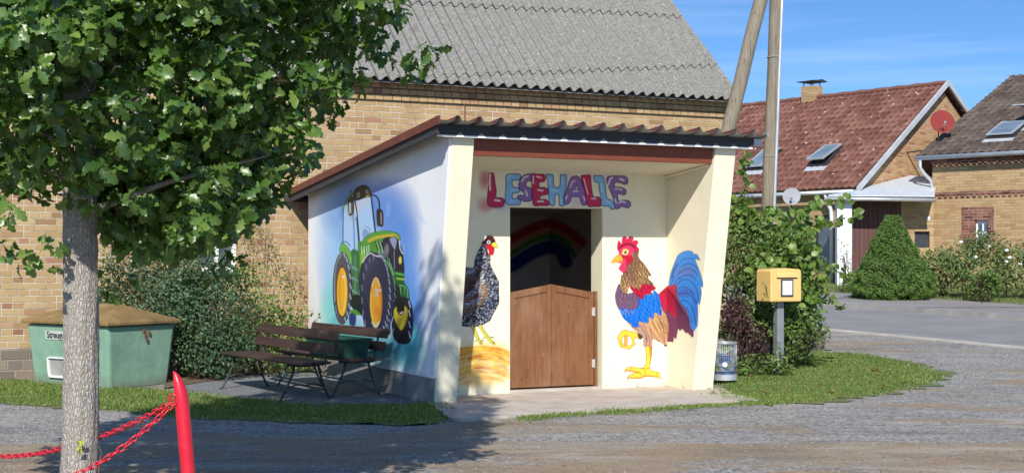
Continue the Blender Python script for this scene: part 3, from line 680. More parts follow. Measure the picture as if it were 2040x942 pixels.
# ------------------------------------------------------------ painting on the walls: brush strokes rasterised into the colour attribute of a fine grid
def spline(pts, closed, k=5):
    P_ = np.array(pts, float); n = len(P_); out = []
    rng_ = range(n) if closed else range(n-1)
    for i in rng_:
        if closed: p0, p1, p2, p3 = P_[i-1], P_[i], P_[(i+1) % n], P_[(i+2) % n]
        else: p0, p1, p2, p3 = P_[max(i-1, 0)], P_[i], P_[i+1], P_[min(i+2, n-1)]
        for j in range(k):
            t_ = j/k; out.append(.5*((2*p1)+(-p0+p2)*t_+(2*p0-5*p1+4*p2-p3)*t_**2+(-p0+3*p1-3*p2+p3)*t_**3))
    if not closed: out.append(P_[-1])
    return np.array(out)
class Canvas:
    def __init__(s, kind, a0, a1, z0, z1, da, dz, depth, gain=1.0):
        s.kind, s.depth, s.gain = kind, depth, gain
        na = int((a1-a0)/da)+1; nz_ = int((z1-z0)/dz)+1
        s.a = np.linspace(a0, a1, na); s.z = np.linspace(z0, z1, nz_)
        A, Z = np.meshgrid(s.a, s.z); s.A, s.Z = A, Z
        if kind == 'porch': sx, ny_ = A, np.full_like(A, depth)
        else: sx, ny_ = np.full_like(A, depth), A
        X = O0.x+U.x*sx+N.x*ny_; Y = O0.y+U.y*sx+N.y*ny_
        s.px = CX+F*X/Y; s.py = HY+(H-Z)*F/Y
        s.rgb = np.zeros(A.shape+(3,)); s.al = np.zeros(A.shape)
    def _sub(s, pts, pad):
        x0, y0 = pts.min(0)-pad; x1, y1 = pts.max(0)+pad
        m = (s.px >= x0) & (s.px <= x1) & (s.py >= y0) & (s.py <= y1)
        return np.nonzero(m)
    def put(s, ix, mask, col, alpha=1, clip=None):
        if len(ix[0]) == 0: return
        a = np.clip(mask*alpha, 0, 1)
        if clip is not None: a = a*clip[ix]
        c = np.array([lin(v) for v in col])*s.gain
        a0 = s.al[ix]; an = a+a0*(1-a)
        s.rgb[ix] = np.where(an[:, None] > 1e-4, (c*a[:, None]+s.rgb[ix]*(a0*(1-a))[:, None])/np.maximum(an, 1e-4)[:, None], s.rgb[ix])
        s.al[ix] = an
    def dist(s, ix, pts, closed):
        px, py = s.px[ix], s.py[ix]; d = np.full(px.shape, 1e9)
        n = len(pts)
        for i in range(n if closed else n-1):
            ax, ay = pts[i]; bx_, by_ = pts[(i+1) % n]; vx, vy = bx_-ax, by_-ay; L = vx*vx+vy*vy+1e-9
            t_ = np.clip(((px-ax)*vx+(py-ay)*vy)/L, 0, 1); d = np.minimum(d, (px-ax-t_*vx)**2+(py-ay-t_*vy)**2)
        return np.sqrt(d)
    def fill(s, pts, col, soft=1.0, alpha=1, clip=None, smooth=True, outline=None, ow=1.4, grow=0):
        p = spline(pts, True, 4) if smooth else np.array(pts, float)
        ix = s._sub(p, soft+grow+2)
        if len(ix[0]) == 0: return
        d = s.dist(ix, p, True); ins = inpoly(s.px[ix], s.py[ix], p); sd = np.where(ins, -d, d)-grow
        s.put(ix, np.clip(.5-sd/soft, 0, 1), col, alpha, clip)
        if outline is not None: s.stroke(p, outline, ow, closed=True, smooth=False, clip=clip)
    def mask(s, pts, soft=1.0, smooth=True):
        p = spline(pts, True, 4) if smooth else np.array(pts, float); m = np.zeros(s.A.shape)
        ix = s._sub(p, soft+2)
        if len(ix[0]):
            d = s.dist(ix, p, True); ins = inpoly(s.px[ix], s.py[ix], p); m[ix] = np.clip(.5-np.where(ins, -d, d)/soft, 0, 1)
        return m
    def stroke(s, pts, col, w=1.5, soft=.9, alpha=1, closed=False, smooth=True, clip=None):
        p = spline(pts, closed, 4) if (smooth and len(pts) > 2) else np.array(pts, float)
        ix = s._sub(p, w+soft+1)
        if len(ix[0]) == 0: return
        d = s.dist(ix, p, closed); s.put(ix, np.clip(.5-(d-w/2)/soft, 0, 1), col, alpha, clip)
    def blob(s, cx, cy, rx, ry, col, alpha=1, clip=None, pw=1.0, rot=0):
        ix = s._sub(np.array([[cx-max(rx, ry), cy-max(rx, ry)], [cx+max(rx, ry), cy+max(rx, ry)]]), 1)
        if len(ix[0]) == 0: return
        dx, dy = s.px[ix]-cx, s.py[ix]-cy; c_, s_ = math.cos(rot), math.sin(rot)
        r = ((dx*c_+dy*s_)/rx)**2+((-dx*s_+dy*c_)/ry)**2
        s.put(ix, np.clip(1-r, 0, 1)**pw, col, alpha, clip)
    def ell(s, cx, cy, rx, ry, col, alpha=1, clip=None, rot=0, soft=1.0, a0=0, a1=360):
        p = [(cx+rx*math.cos(R(a))*math.cos(rot)-ry*math.sin(R(a))*math.sin(rot), cy+rx*math.cos(R(a))*math.sin(rot)+ry*math.sin(R(a))*math.cos(rot)) for a in np.linspace(a0, a1, 29)[:-1]]
        s.fill(p, col, soft, alpha, clip, smooth=False); return p
    def build(s, name, m, off):
        nz_, na = s.A.shape
        if s.kind == 'porch': V = np.stack([s.A, np.full_like(s.A, s.depth-off), s.Z], -1)
        else: V = np.stack([np.full_like(s.A, s.depth-off), s.A, s.Z], -1)
        idx = np.arange(na*nz_).reshape(nz_, na)
        q = np.stack([idx[:-1, :-1], idx[:-1, 1:], idx[1:, 1:], idx[1:, :-1]], -1).reshape(-1, 4)
        keep = s.al.ravel()[q].max(1) > .004; q = q[keep]
        if s.kind != 'porch': q = q[:, ::-1]
        used = np.unique(q); rem = np.full(na*nz_, -1); rem[used] = np.arange(len(used))
        o = fast_mesh(name, V.reshape(-1, 3)[used], rem[q].ravel(), np.full(len(q), 4), m, BS)
        at = o.data.color_attributes.new('paint', 'FLOAT_COLOR', 'POINT')
        d = np.concatenate([s.rgb.reshape(-1, 3), s.al.reshape(-1, 1)], 1)[used].astype(np.float32)
        at.data.foreach_set('color', d.ravel()); return o
def Zm(ox, oy, k, pts): return [(ox+x/k, oy+y/k) for x, y in pts]
K1, K2, K3 = (108, 44, 24), (20, 24, 45), (35, 22, 20)

# --- the word over the door (painted in the shade of the beam: colours below are the paint itself)
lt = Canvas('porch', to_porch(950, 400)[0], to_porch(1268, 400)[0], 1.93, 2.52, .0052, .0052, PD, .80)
q = lambda *p: Zm(940, 330, 6.18, p)
CR, BL, PU = (208, 45, 92), (138, 196, 245), (150, 110, 180)
lt.blob(966, 358, 16, 26, CR, .75); lt.blob(966, 408, 20, 20, CR, .6); lt.blob(990, 412, 40, 9, CR, .3)
for x_, y_ in ((1030, 380), (1075, 395), (1130, 350), (1180, 345), (1215, 350), (1150, 400), (1000, 410)): lt.blob(x_, y_, 22, 22, PU if x_ > 1050 else BL, .28)
letters = [
 (PU, q((725,105),(660,110),(610,145),(580,210),(578,270),(610,310),(650,345),(630,365),(580,365),(560,385),(575,410),(640,440),(700,440),(735,420),(738,340),(730,280),(680,260),(665,220),(690,190),(730,185))),
 (CR, q((205,105),(230,88),(262,92),(275,130),(285,220),(300,300),(298,385),(330,395),(375,400),(402,430),(395,480),(360,510),(290,515),(225,505),(190,460),(195,330),(210,220))),
 (BL, q((418,135),(450,106),(520,103),(582,106),(602,130),(590,165),(560,182),(500,185),(505,260),(560,272),(588,295),(575,330),(505,340),(500,400),(560,405),(598,430),(590,475),(550,484),(450,480),(415,450),(408,380),(420,250))),
 (BL, q((1500,128),(1550,126),(1605,130),(1640,220),(1650,330),(1665,400),(1720,430),(1760,490),(1755,530),(1720,538),(1680,500),(1595,490),(1590,400),(1565,280),(1558,215),(1515,200))),
 (CR, q((735,105),(810,106),(885,108),(905,150),(890,195),(830,205),(828,240),(835,270),(885,268),(930,290),(930,350),(845,370),(840,395),(845,420),(900,415),(945,440),(945,490),(850,492),(760,490),(745,400),(738,250))),
 (BL, q((912,110),(955,108),(1000,112),(1004,180),(1008,240),(1025,268),(1068,265),(1085,230),(1086,170),(1092,115),(1125,116),(1160,118),(1162,230),(1140,330),(1128,400),(1138,485),(1110,495),(1082,490),(1072,440),(1066,365),(1030,352),(1022,420),(1012,485),(970,487),(950,410),(940,300),(935,200))),
 (PU, q((1260,130),(1310,135),(1350,210),(1390,320),(1412,430),(1400,485),(1365,488),(1340,450),(1322,388),(1275,385),(1230,385),(1205,450),(1165,478),(1130,460),(1138,390),(1165,290),(1200,190),(1225,145))),
 (CR, q((1340,140),(1370,118),(1415,117),(1458,122),(1470,240),(1495,380),(1560,385),(1588,430),(1583,498),(1500,503),(1430,500),(1405,420),(1380,280))),
 (PU, q((1655,175),(1675,140),(1710,130),(1800,128),(1880,130),(1918,165),(1915,215),(1885,232),(1830,215),(1765,205),(1760,260),(1830,265),(1895,300),(1895,345),(1865,362),(1800,345),(1795,400),(1810,435),(1870,425),(1935,435),(1955,480),(1930,518),(1880,512),(1845,500),(1800,530),(1765,520),(1750,440),(1720,350),(1680,250))),
]
for c_, p_ in letters:
    lt.fill(p_, c_, 1.0, outline=(16, 18, 40), ow=1.5)
lt.fill(q((1287,232),(1308,298),(1262,298)), (225, 210, 170), .8, smooth=False, outline=(16, 18, 40), ow=1.2)
WH = (245, 235, 250); LB = (205, 230, 252)
for p_, w_ in ((((222,105),(220,200),(224,300)), 3.6), (((285,425),(340,432)), 3.8), (((615,195),(640,150),(690,128)), 2.8), (((660,310),(682,370)), 3.2), (((755,130),(755,220)), 2.4), (((800,135),(850,150)), 3), (((815,300),(870,308)), 3.2), (((812,442),(878,440)), 3), (((1210,270),(1235,205),(1270,182)), 2), (((1255,317),(1302,312)), 3), (((1155,412),(1172,370)), 2.6), (((1375,380),(1388,425)), 2.6), (((1378,160),(1400,250),(1428,350)), 2), (((1475,404),(1522,406)), 2.6), (((1680,235),(1700,170),(1728,147)), 3), (((1825,165),(1865,180)), 4), (((1765,287),(1800,284),(1845,300)), 2.6), (((1765,415),(1775,460)), 3), (((1810,458),(1840,440),(1885,452)), 3)):
    lt.stroke(q(*p_), WH, w_, 1.2, .92)
for p_, w_ in ((((440,170),(455,135),(500,125)), 4), (((480,300),(560,300)), 4), (((480,440),(530,438)), 3), (((950,150),(965,250)), 3.5), (((980,300),(1050,310)), 5), (((1110,150),(1110,220)), 3.5), (((1590,220),(1605,320)), 3.5), (((1660,440),(1700,450)), 3.5), (((960,420),(968,450)), 3), (((1095,400),(1100,470)), 3)):
    lt.stroke(q(*p_), LB, w_, 2.5, .6)
lt.al = np.where((lt.Z > ceil(PD)-.004) | ((lt.Z < ZL+.003) & (lt.A > D0-.002) & (lt.A < D1+.002)), 0, lt.al)
lt.build('lettering', M['cream_p'], .0025)

# --- feather strokes
def feathers(cv, region, size, spacing, ang, col, w, seed, clipmask=None, alpha=.9, jit=.25, wid=.42):
    rg = random.Random(seed); P_ = np.array(region); x0, y0 = P_.min(0); x1, y1 = P_.max(0); row = 0; y = y0
    mk = cv.mask(region, 1.5) if clipmask is None else clipmask
    while y < y1+size:
        x = x0+(spacing/2 if row % 2 else 0)
        while x < x1+size:
            a = ang(x, y)+rg.uniform(-jit, jit) if callable(ang) else ang+rg.uniform(-jit, jit); s_ = size*rg.uniform(.75, 1.25)
            ca, sa = math.cos(a), math.sin(a)
            pts = [(x+(u_*ca-v_*sa)*s_, y+(u_*sa+v_*ca)*s_) for u_, v_ in ((-.8, -wid), (.0, -wid*.95), (.62, -wid*.5), (1.0, 0), (.55, wid*.55), (-.1, wid), (-.8, wid*.9))]
            cv.stroke(pts[:4], col, w, .9, alpha, clip=mk, smooth=False); cv.stroke(pts[3:], col, w*.8, .9, alpha, clip=mk, smooth=False)
            x += spacing*rg.uniform(.8, 1.2)
        y += spacing*.62; row += 1

def paint_rooster(cv):
    a = lambda *p: Zm(1200, 460, 9.71, p); b = lambda *p: Zm(1200, 550, 9.71, p); c = lambda *p: Zm(1200, 640, 7.42, p)
    BRN, TAN, DRK = (158, 118, 86), (205, 162, 104), (58, 36, 26)
    # tail blue
    tail = a((1300, 942), (1330, 800), (1390, 640), (1450, 500), (1500, 440), (1590, 395), (1690, 385), (1760, 410), (1745, 440), (1830, 450), (1870, 520), (1890, 560), (1800, 545))+a((1850, 680), (1900, 820), (1930, 930))+b((1945, 110), (1945, 200), (1900, 200), (1920, 330), (1880, 540), (1845, 500), (1850, 700), (1840, 942))+c((1380, 100), (1340, 150), (1290, 60))+b((1640, 700), (1560, 560), (1500, 500), (1440, 300), (1300, 200))
    TB = (52, 138, 222)
    cv.fill(tail, TB, 1.2, outline=(30, 60, 120), ow=.8)
    tm = cv.mask(tail)
    cv.blob(1368, 540, 26, 14, (105, 110, 175), .6, tm); cv.blob(1362, 583, 30, 12, (70, 80, 165), .6, tm); cv.blob(1362, 510, 26, 20, (66, 150, 235), .6, tm); cv.blob(1385, 620, 10, 40, (30, 90, 190), .5, tm); cv.blob(1345, 535, 9, 50, (80, 130, 210), .6, tm)
    for p_ in (a((1520, 590), (1570, 545), (1680, 530), (1780, 540)), a((1560, 680), (1620, 640), (1720, 635), (1800, 680), (1850, 740)), a((1480, 830), (1580, 750), (1690, 730), (1780, 770), (1840, 850)), a((1500, 930), (1570, 870), (1680, 850), (1760, 890), (1800, 942)),
               b((1450, 160), (1520, 90), (1600, 60), (1700, 90), (1780, 170), (1840, 300), (1860, 470)), b((1480, 230), (1560, 200), (1660, 240), (1740, 320), (1790, 420), (1840, 540)), b((1460, 360), (1560, 325), (1650, 335), (1740, 400), (1810, 520)), b((1510, 490), (1600, 465), (1690, 530), (1750, 640), (1790, 780), (1810, 930)), b((1640, 600), (1700, 760), (1730, 900)), a((1360, 900), (1400, 760), (1480, 620)), a((1330, 942), (1370, 780), (1440, 640)), b((1340, 150), (1370, 60), (1400, 0)), b((1400, 160), (1440, 80), (1500, 20))):
        cv.stroke(p_, (22, 44, 112), 1.5, 1, .85, clip=tm)
    # tail coverts
    cov = b((1090, 350), (1160, 280), (1250, 200), (1330, 175), (1440, 180), (1440, 300), (1500, 500), (1600, 600), (1660, 740), (1700, 942))+c((1290, 60), (1345, 150), (1340, 230), (1270, 170), (1230, 160), (1190, 110), (1150, 130), (1120, 110), (1090, 250), (1060, 230), (1040, 330), (985, 400), (960, 370), (905, 330))+b((1200, 800), (1130, 560), (1100, 420))
    cv.fill(cov, (128, 66, 96), 1.3, outline=(80, 35, 60), ow=.9); cm = cv.mask(cov)
    cv.fill(b((1090, 350), (1250, 200), (1440, 180), (1400, 290), (1480, 520), (1470, 700), (1430, 810), (1280, 690), (1180, 620)), (196, 22, 52), 3, .85, cm)
    cv.fill(b((1200, 700), (1280, 700), (1300, 942), (1180, 942)), (120, 70, 105), 4, .7, cm)
    for i in range(15):
        x0 = 1150+i*22; yy = 230+i*34
        cv.stroke(b((x0, yy+60), (x0+110, yy+20), (x0+230, yy+150), (x0+290, yy+420), (x0+300, yy+760)), (62, 22, 48), 1.1, .9, .8, clip=cm)
    for i in range(10):
        x0 = 1000+i*30; cv.stroke(c((x0-40, -60), (x0, 60), (x0+5, 200), (x0-20, 330)), (84, 44, 84), 1.2, 1, .7, clip=cm)
    # belly / thigh
    bel = b((420, 800), (520, 900), (700, 880), (880, 760), (1020, 700), (1140, 640), (1240, 760), (1290, 942))+c((980, 180), (960, 330), (905, 340), (850, 300), (830, 300), (740, 260), (735, 400), (700, 390), (680, 360), (640, 370), (610, 360), (605, 230), (590, 200), (500, 140), (440, 90))
    cv.fill(bel, (196, 150, 112), 1.4, outline=DRK, ow=.9); bm_ = cv.mask(bel)
    cv.blob(1284, 668, 22, 30, (178, 140, 128), .8, bm_); cv.blob(1308, 650, 26, 26, (206, 160, 105), .9, bm_)
    for p_ in ((((1060, 760), (1120, 880), (1180, 1000))), (((960, 850), (1000, 960), (1060, 1060)))): cv.stroke(b(*p_), DRK, 1.1, clip=bm_)
    for k in range(6): cv.stroke(b((1090, 800+k*40), (1170, 785+k*42), (1250, 800+k*60)), DRK, 1.0, clip=bm_, alpha=.8)
    for p_ in (((740, 20), (800, 120), (860, 240)), ((800, 0), (860, 120), (900, 300)), ((860, 0), (900, 100), (920, 330)), ((690, 80), (760, 200), (840, 290)), ((560, 60), (620, 160), (650, 260)), ((600, 40), (640, 120), (660, 220), (640, 350)), ((680, 200), (700, 300), (700, 380)), ((640, 240), (660, 300)), ((700, 100), (730, 220), (740, 300)), ((890, 20), (960, 100)), ((900, 150), (970, 190)), ((470, 90), (540, 130))): cv.stroke(c(*p_), DRK, 1.1, clip=bm_, alpha=.85)
    # chest purple, shoulder, wing
    chest = b((330, 150), (270, 270), (246, 380), (265, 520), (320, 640), (390, 620), (560, 640), (700, 600), (720, 420), (620, 320), (450, 330))
    cv.fill(chest, (132, 98, 124), 1.6, outline=(70, 48, 60), ow=.9); 
    body2 = b((340, 620), (350, 700), (420, 830), (520, 900), (580, 942))+c((430, 80), (540, 78))+b((690, 880), (760, 880), (880, 900), (900, 780), (980, 820), (1010, 690), (1130, 760), (1130, 560), (1100, 400), (1080, 350), (990, 270), (960, 350), (820, 360), (780, 440), (700, 420), (680, 600), (560, 640))
    cv.fill(body2, (24, 132, 240), 1.5, outline=(25, 45, 110), ow=.8); wm = cv.mask(body2); cv.blob(1250, 620, 18, 8, (120, 130, 190), .7, wm); cv.blob(1300, 585, 14, 20, (40, 150, 250), .7, wm); cv.blob(1262, 640, 30, 12, (20, 110, 225), .7, wm)
    sh = b((530, 190), (700, 150), (860, 150), (980, 180), (1030, 240), (940, 290), (960, 350), (830, 350), (780, 440), (700, 400), (600, 310))
    cv.fill(sh, (205, 22, 58), 2.0, outline=(110, 15, 35), ow=.8)
    for rg_, m_, sz, sp, an, cl_, sd in ((chest, None, 7.0, 8.0, 1.35, (70, 45, 62), 3), (body2, wm, 8.5, 10.5, 1.2, (18, 40, 120), 4), (sh, None, 8, 10.0, .7, (100, 8, 32), 5)):
        feathers(cv, rg_, sz, sp, an, cl_, 1.0, sd, m_, alpha=.8)
    # neck
    neck = a((600, 430), (640, 370), (700, 390), (690, 480), (730, 560), (800, 630), (850, 700), (900, 790), (942, 860), (880, 870), (900, 942))+b((925, 90), (985, 165), (860, 150), (760, 140), (720, 250), (620, 220), (520, 190), (480, 320), (420, 330), (360, 240), (350, 150), (365, 0))+a((380, 860), (420, 790), (470, 640))
    cv.fill(neck, BRN, 1.4, outline=DRK, ow=.9); nm = cv.mask(neck)
    cv.blob(1246, 572, 18, 22, TAN, .9, nm); cv.blob(1280, 550, 16, 30, TAN, .8, nm); cv.blob(1268, 571, 20, 10, TAN, .8, nm)
    feathers(cv, neck, 7.2, 8.2, lambda x, y: 1.55-(x-1245)*.016, (86, 56, 34), 1.2, 7, nm, jit=.2)
    # head
    PK, DP = (232, 52, 100), (186, 12, 48)
    cv.fill(a((300, 210), (330, 195), (350, 230), (375, 250), (375, 180), (400, 120), (440, 108), (470, 140), (465, 180), (500, 140), (540, 105), (590, 125), (600, 160), (570, 205), (620, 185), (665, 185), (690, 220), (660, 290), (700, 340), (700, 400), (620, 380), (380, 330), (320, 400), (285, 330)), (206, 28, 74), 1.2, outline=(120, 10, 40), ow=1.0)
    cv.fill(a((320, 380), (350, 330), (430, 295), (520, 285), (590, 310), (620, 360), (600, 420), (560, 470), (590, 530), (560, 610), (480, 640), (470, 740), (440, 800), (400, 810), (360, 775), (320, 740), (330, 690), (370, 630), (390, 530), (350, 480), (320, 430)), DP, 1.2, outline=(130, 8, 35), ow=.9)
    cv.fill(a((325, 380), (360, 330), (430, 300), (520, 290), (600, 330), (610, 390), (550, 460), (490, 480), (400, 470), (340, 440)), PK, 1.5)
    cv.fill(a((400, 560), (440, 540), (460, 620), (450, 740), (400, 800), (330, 740), (340, 690)), PK, 1.4)
    cv.stroke(a((335, 330), (390, 280), (480, 250), (570, 270), (640, 330)), (84, 14, 30), 3.0, 1.4, .95)
    cv.fill(a((385, 395), (400, 350), (450, 345), (510, 375), (500, 430), (460, 468), (400, 460), (370, 440)), (250, 205, 130), 1, outline=(110, 40, 30), ow=.9)
    cv.ell(1245.6, 502.2, 2.8, 3.2, (45, 22, 12)); cv.ell(1244.8, 501, .8, .8, (250, 240, 220))
    cv.fill(a((320, 450), (260, 490), (210, 540), (175, 600), (190, 625), (250, 600), (300, 610), (350, 632), (390, 600), (390, 540), (360, 480)), (245, 172, 62), 1, outline=(190, 95, 40), ow=.9)
    cv.fill(a((230, 595), (310, 585), (390, 560), (385, 600), (345, 632), (300, 610)), (238, 105, 62), 1.2, .9)
    # legs
    YL, OR = (252, 200, 62), (238, 128, 48)
    def lf(p_, close=True): cv.fill(c(*p_), YL, 1.1, outline=(120, 70, 20), ow=1.1)
    lf(((640, 370), (725, 390), (725, 520), (700, 650), (705, 700), (660, 725), (610, 680), (640, 620), (645, 500)))
    cv.fill(c((690, 380), (722, 395), (722, 540), (700, 650), (705, 500)), (165, 90, 45), 1.5, .8)
    lf(((630, 700), (690, 690), (740, 730), (830, 745), (855, 790), (860, 850), (810, 825), (700, 815), (640, 812), (560, 840), (420, 838), (385, 815), (400, 790), (480, 760), (560, 745), (470, 748), (370, 730), (330, 745), (345, 700), (400, 668), (480, 678), (590, 685)))
    cv.stroke(c((400, 830), (480, 838), (570, 825), (640, 800), (740, 808), (800, 815)), OR, 2.6, 1.5, .9); cv.stroke(c((370, 715), (450, 735), (500, 740)), OR, 2.4, 1.5, .9)
    cv.fill(c((385, 800), (400, 830), (362, 862), (365, 830)), (190, 175, 160), .9, outline=(90, 60, 40), ow=.7); cv.fill(c((350, 712), (352, 740), (318, 748)), (225, 190, 165), .9, outline=(90, 60, 40), ow=.7)
    for p_ in (((665, 490), (700, 485)), ((570, 690), (600, 700)), ((545, 760), (590, 790)), ((805, 750), (812, 810)), ((430, 675), (435, 700)), ((625, 730), (640, 790))): cv.stroke(c(*p_), (130, 75, 25), 1.0)
    # raised claw
    lf(((310, 125), (400, 140), (500, 160), (590, 220), (560, 262), (480, 235), (470, 290), (490, 340), (440, 360), (440, 380), (380, 412), (330, 390), (270, 380), (240, 310), (225, 250), (240, 200)))
    cv.fill(c((300, 235), (345, 215), (395, 225), (435, 270), (430, 340), (380, 355), (320, 340), (285, 290)), (252, 250, 215), 1.0, outline=(120, 70, 20), ow=1.0)
    cv.fill(c((325, 215), (368, 215), (365, 350), (325, 340)), (240, 165, 70), 1.1, outline=(150, 80, 30), ow=.8)
    cv.stroke(c((260, 270), (280, 340), (330, 370)), OR, 1.6, 1.2, .8); cv.fill(c((520, 170), (600, 220), (560, 262), (530, 235)), (45, 28, 24), 1.3, .95)
rgain = .92
rs = Canvas('porch', to_porch(1206, 600)[0], Wd-TH-.002, to_porch(1250, 772)[1], to_porch(1250, 462)[1], .0052, .0052, PD, rgain)
rs.blob(1290, 600, 120, 165, (250, 232, 205), .35)
paint_rooster(rs); rs.build('rooster_mural', M['cream_p'], .0025)
rt = Canvas('side', -.30, PD-.003, 0.55, 2.0, .0045, .0052, Wd-TH, rgain)
paint_rooster(rt); rt.build('rooster_tail_mural', M['cream_p'], .0025)

# --- the hen on her straw
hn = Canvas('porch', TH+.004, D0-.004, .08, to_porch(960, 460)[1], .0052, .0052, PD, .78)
d_ = lambda *p: Zm(900, 460, 9.71, p); e_ = lambda *p: Zm(900, 550, 9.71, p); f_ = lambda *p: Zm(900, 640, 4.957, p)
rg = random.Random(3)
hn.fill([(912, 700), (925, 688), (950, 682), (985, 681), (1008, 690), (1018, 720), (1010, 752), (985, 765), (950, 770), (915, 760)], (246, 204, 96), 16, .7)
for i in range(190):
    x = rg.uniform(905, 1012); t_ = rg.random(); y = 690+t_*t_*70+abs(x-960)*.12
    L = rg.uniform(10, 26); col_ = rg.choice([(246, 196, 60), (236, 160, 40), (250, 214, 96), (214, 118, 34), (236, 168, 50)])
    sl_ = (x-962)*.010
    hn.stroke([(x-L/2, y+L*.5*-sl_+abs(L)*.06), (x, y), (x+L/2, y+L*.5*sl_+abs(L)*.06)], col_, rg.uniform(2.5, 5.5), 3.2, rg.uniform(.55, .95)*(1-.45*t_))
for i in range(26):
    x = rg.uniform(915, 1005); y = rg.uniform(692, 745); L = rg.uniform(8, 18); sl_ = (x-962)*.010
    hn.stroke([(x-L/2, y-L*.5*sl_+1), (x, y), (x+L/2, y+L*.5*sl_+1)], (88, 55, 25), .9, .9, .7)
hb = d_((630, 190), (590, 220), (575, 280), (520, 370), (480, 470), (450, 540), (430, 690), (400, 715), (240, 712))+[(900, 540), (888, 590), (900, 640)]+f_((84, 36), (110, 45), (190, 50), (280, 44), (340, 10))+e_((740, 850), (800, 720), (870, 600), (912, 480), (905, 300), (905, 110))+d_((880, 930), (830, 830), (765, 710), (738, 620), (745, 500), (720, 440), (690, 300), (680, 200))
hn.fill(hb, (24, 24, 34), 1.1, outline=(12, 12, 16), ow=1.2); hm = hn.mask(hb)
hn.blob(976, 600, 20, 70, (60, 66, 92), .6, hm); hn.blob(955, 530, 16, 60, (58, 58, 78), .55, hm)
for i in range(1150):
    x = rg.uniform(917, 996); y = rg.uniform(482, 650); L = rg.uniform(1.2, 3.4); a_ = rg.choice([0, 0, 1.57, .7, -.6])+rg.uniform(-.4, .4)
    hn.stroke([(x, y), (x+L*math.cos(a_), y+L*math.sin(a_)), (x+L*math.cos(a_)+rg.uniform(-1.2, 1.2), y+L*math.sin(a_)+rg.uniform(.5, 1.6))], rg.choice([(205, 210, 222), (160, 168, 188), (232, 232, 225), (128, 138, 165)]), .75, .7, .85, clip=hm, smooth=False)
wing = [(890, 560)]+d_((240, 725), (420, 720), (520, 750), (620, 740), (640, 800), (600, 942))+e_((640, 70), (695, 160), (705, 260), (680, 400), (620, 520), (520, 580), (380, 690), (250, 760))+[(890, 640)]
hn.fill(wing, (82, 62, 58), 2.5, clip=hm); wgm = hn.mask(wing)*hm
for cx_, cy_, rx_, ry_, c__ in ((937, 541, 10, 6, (176, 186, 214)), (930, 553, 12, 5, (128, 98, 86)), (944, 558, 8, 8, (120, 92, 84)), (961, 556, 6, 14, (236, 236, 238)), (952, 568, 6, 9, (228, 222, 222)), (962, 574, 10, 11, (206, 176, 150)), (955, 585, 9, 8, (224, 208, 196)), (968, 590, 6, 14, (190, 156, 120)), (940, 585, 14, 5, (158, 162, 190)), (930, 578, 10, 5, (88, 40, 44)), (950, 590, 8, 5, (110, 30, 42)), (928, 605, 13, 8, (172, 174, 200)), (946, 602, 12, 6, (176, 178, 208)), (932, 596, 10, 5, (140, 110, 96)), (958, 610, 12, 7, (150, 116, 76)), (934, 618, 16, 8, (146, 118, 90)), (925, 640, 14, 8, (100, 76, 54)), (940, 565, 10, 4, (70, 30, 34)), (922, 565, 10, 9, (120, 92, 82))):
    hn.blob(cx_, cy_, rx_*1.3, ry_*1.35, c__, .95, wgm, .6, rot=-.5 if rx_ > ry_ else .1)
feathers(hn, wing, 7.5, 9.5, 2.55, (26, 16, 16), 1.2, 9, wgm, jit=.35, wid=.5)
hn.fill(d_((600, 215), (660, 140), (690, 95), (740, 92), (800, 115), (815, 150), (840, 190), (835, 230), (780, 240), (760, 270), (660, 255), (590, 250)), (34, 14, 16), 1, outline=(14, 8, 8), ow=.9)
hn.fill(d_((680, 110), (740, 98), (800, 120), (830, 180), (790, 200), (740, 160), (690, 150)), (100, 22, 30), 1.6)
hn.fill(d_((640, 265), (700, 255), (760, 275), (820, 320), (818, 380), (795, 465), (750, 460), (710, 480), (690, 400), (670, 320)), (206, 26, 44), 1, outline=(110, 10, 20), ow=.8)
hn.fill(d_((695, 345), (715, 400), (715, 440), (695, 400)), (240, 230, 225), .9)
hn.ell(973.5, 482.3, 3.7, 3.6, (230, 230, 228)); hn.ell(973.5, 482.2, 1.8, 1.9, (25, 22, 30))
hn.fill(d_((760, 255), (820, 215), (845, 225), (880, 280), (892, 322), (840, 318), (790, 300)), (250, 222, 70), 1, outline=(90, 70, 20), ow=.8)
for p_ in (((205, 50), (225, 90), (245, 140), (262, 175), (290, 215)), ((280, 45), (310, 95), (345, 145), (380, 185), (415, 218))):
    hn.stroke(f_(*p_), (95, 85, 25), 6.6, 1, smooth=True); hn.stroke(f_(*p_), (232, 222, 70), 5.0, 1)
for p_ in (((262, 175), (232, 195)), ((262, 175), (310, 190)), ((262, 175), (290, 215)), ((345, 150), (310, 165)), ((345, 145), (412, 160)), ((380, 185), (418, 215))):
    hn.stroke(f_(*p_), (60, 50, 25), 2.0, 1); hn.stroke(f_(p_[0], ((p_[0][0]+p_[1][0])/2, (p_[0][1]+p_[1][1])/2)), (220, 205, 70), 2.2, 1)
for i in range(9):
    hn.stroke(f_((205+i*7, 58+i*15), (228+i*6, 55+i*15)), (120, 105, 30), .8, .8, .8); hn.stroke(f_((285+i*10, 55+i*15), (305+i*10, 50+i*15)), (120, 105, 30), .8, .8, .8)
hn.build('hen_mural', M['cream_p'], .0025)

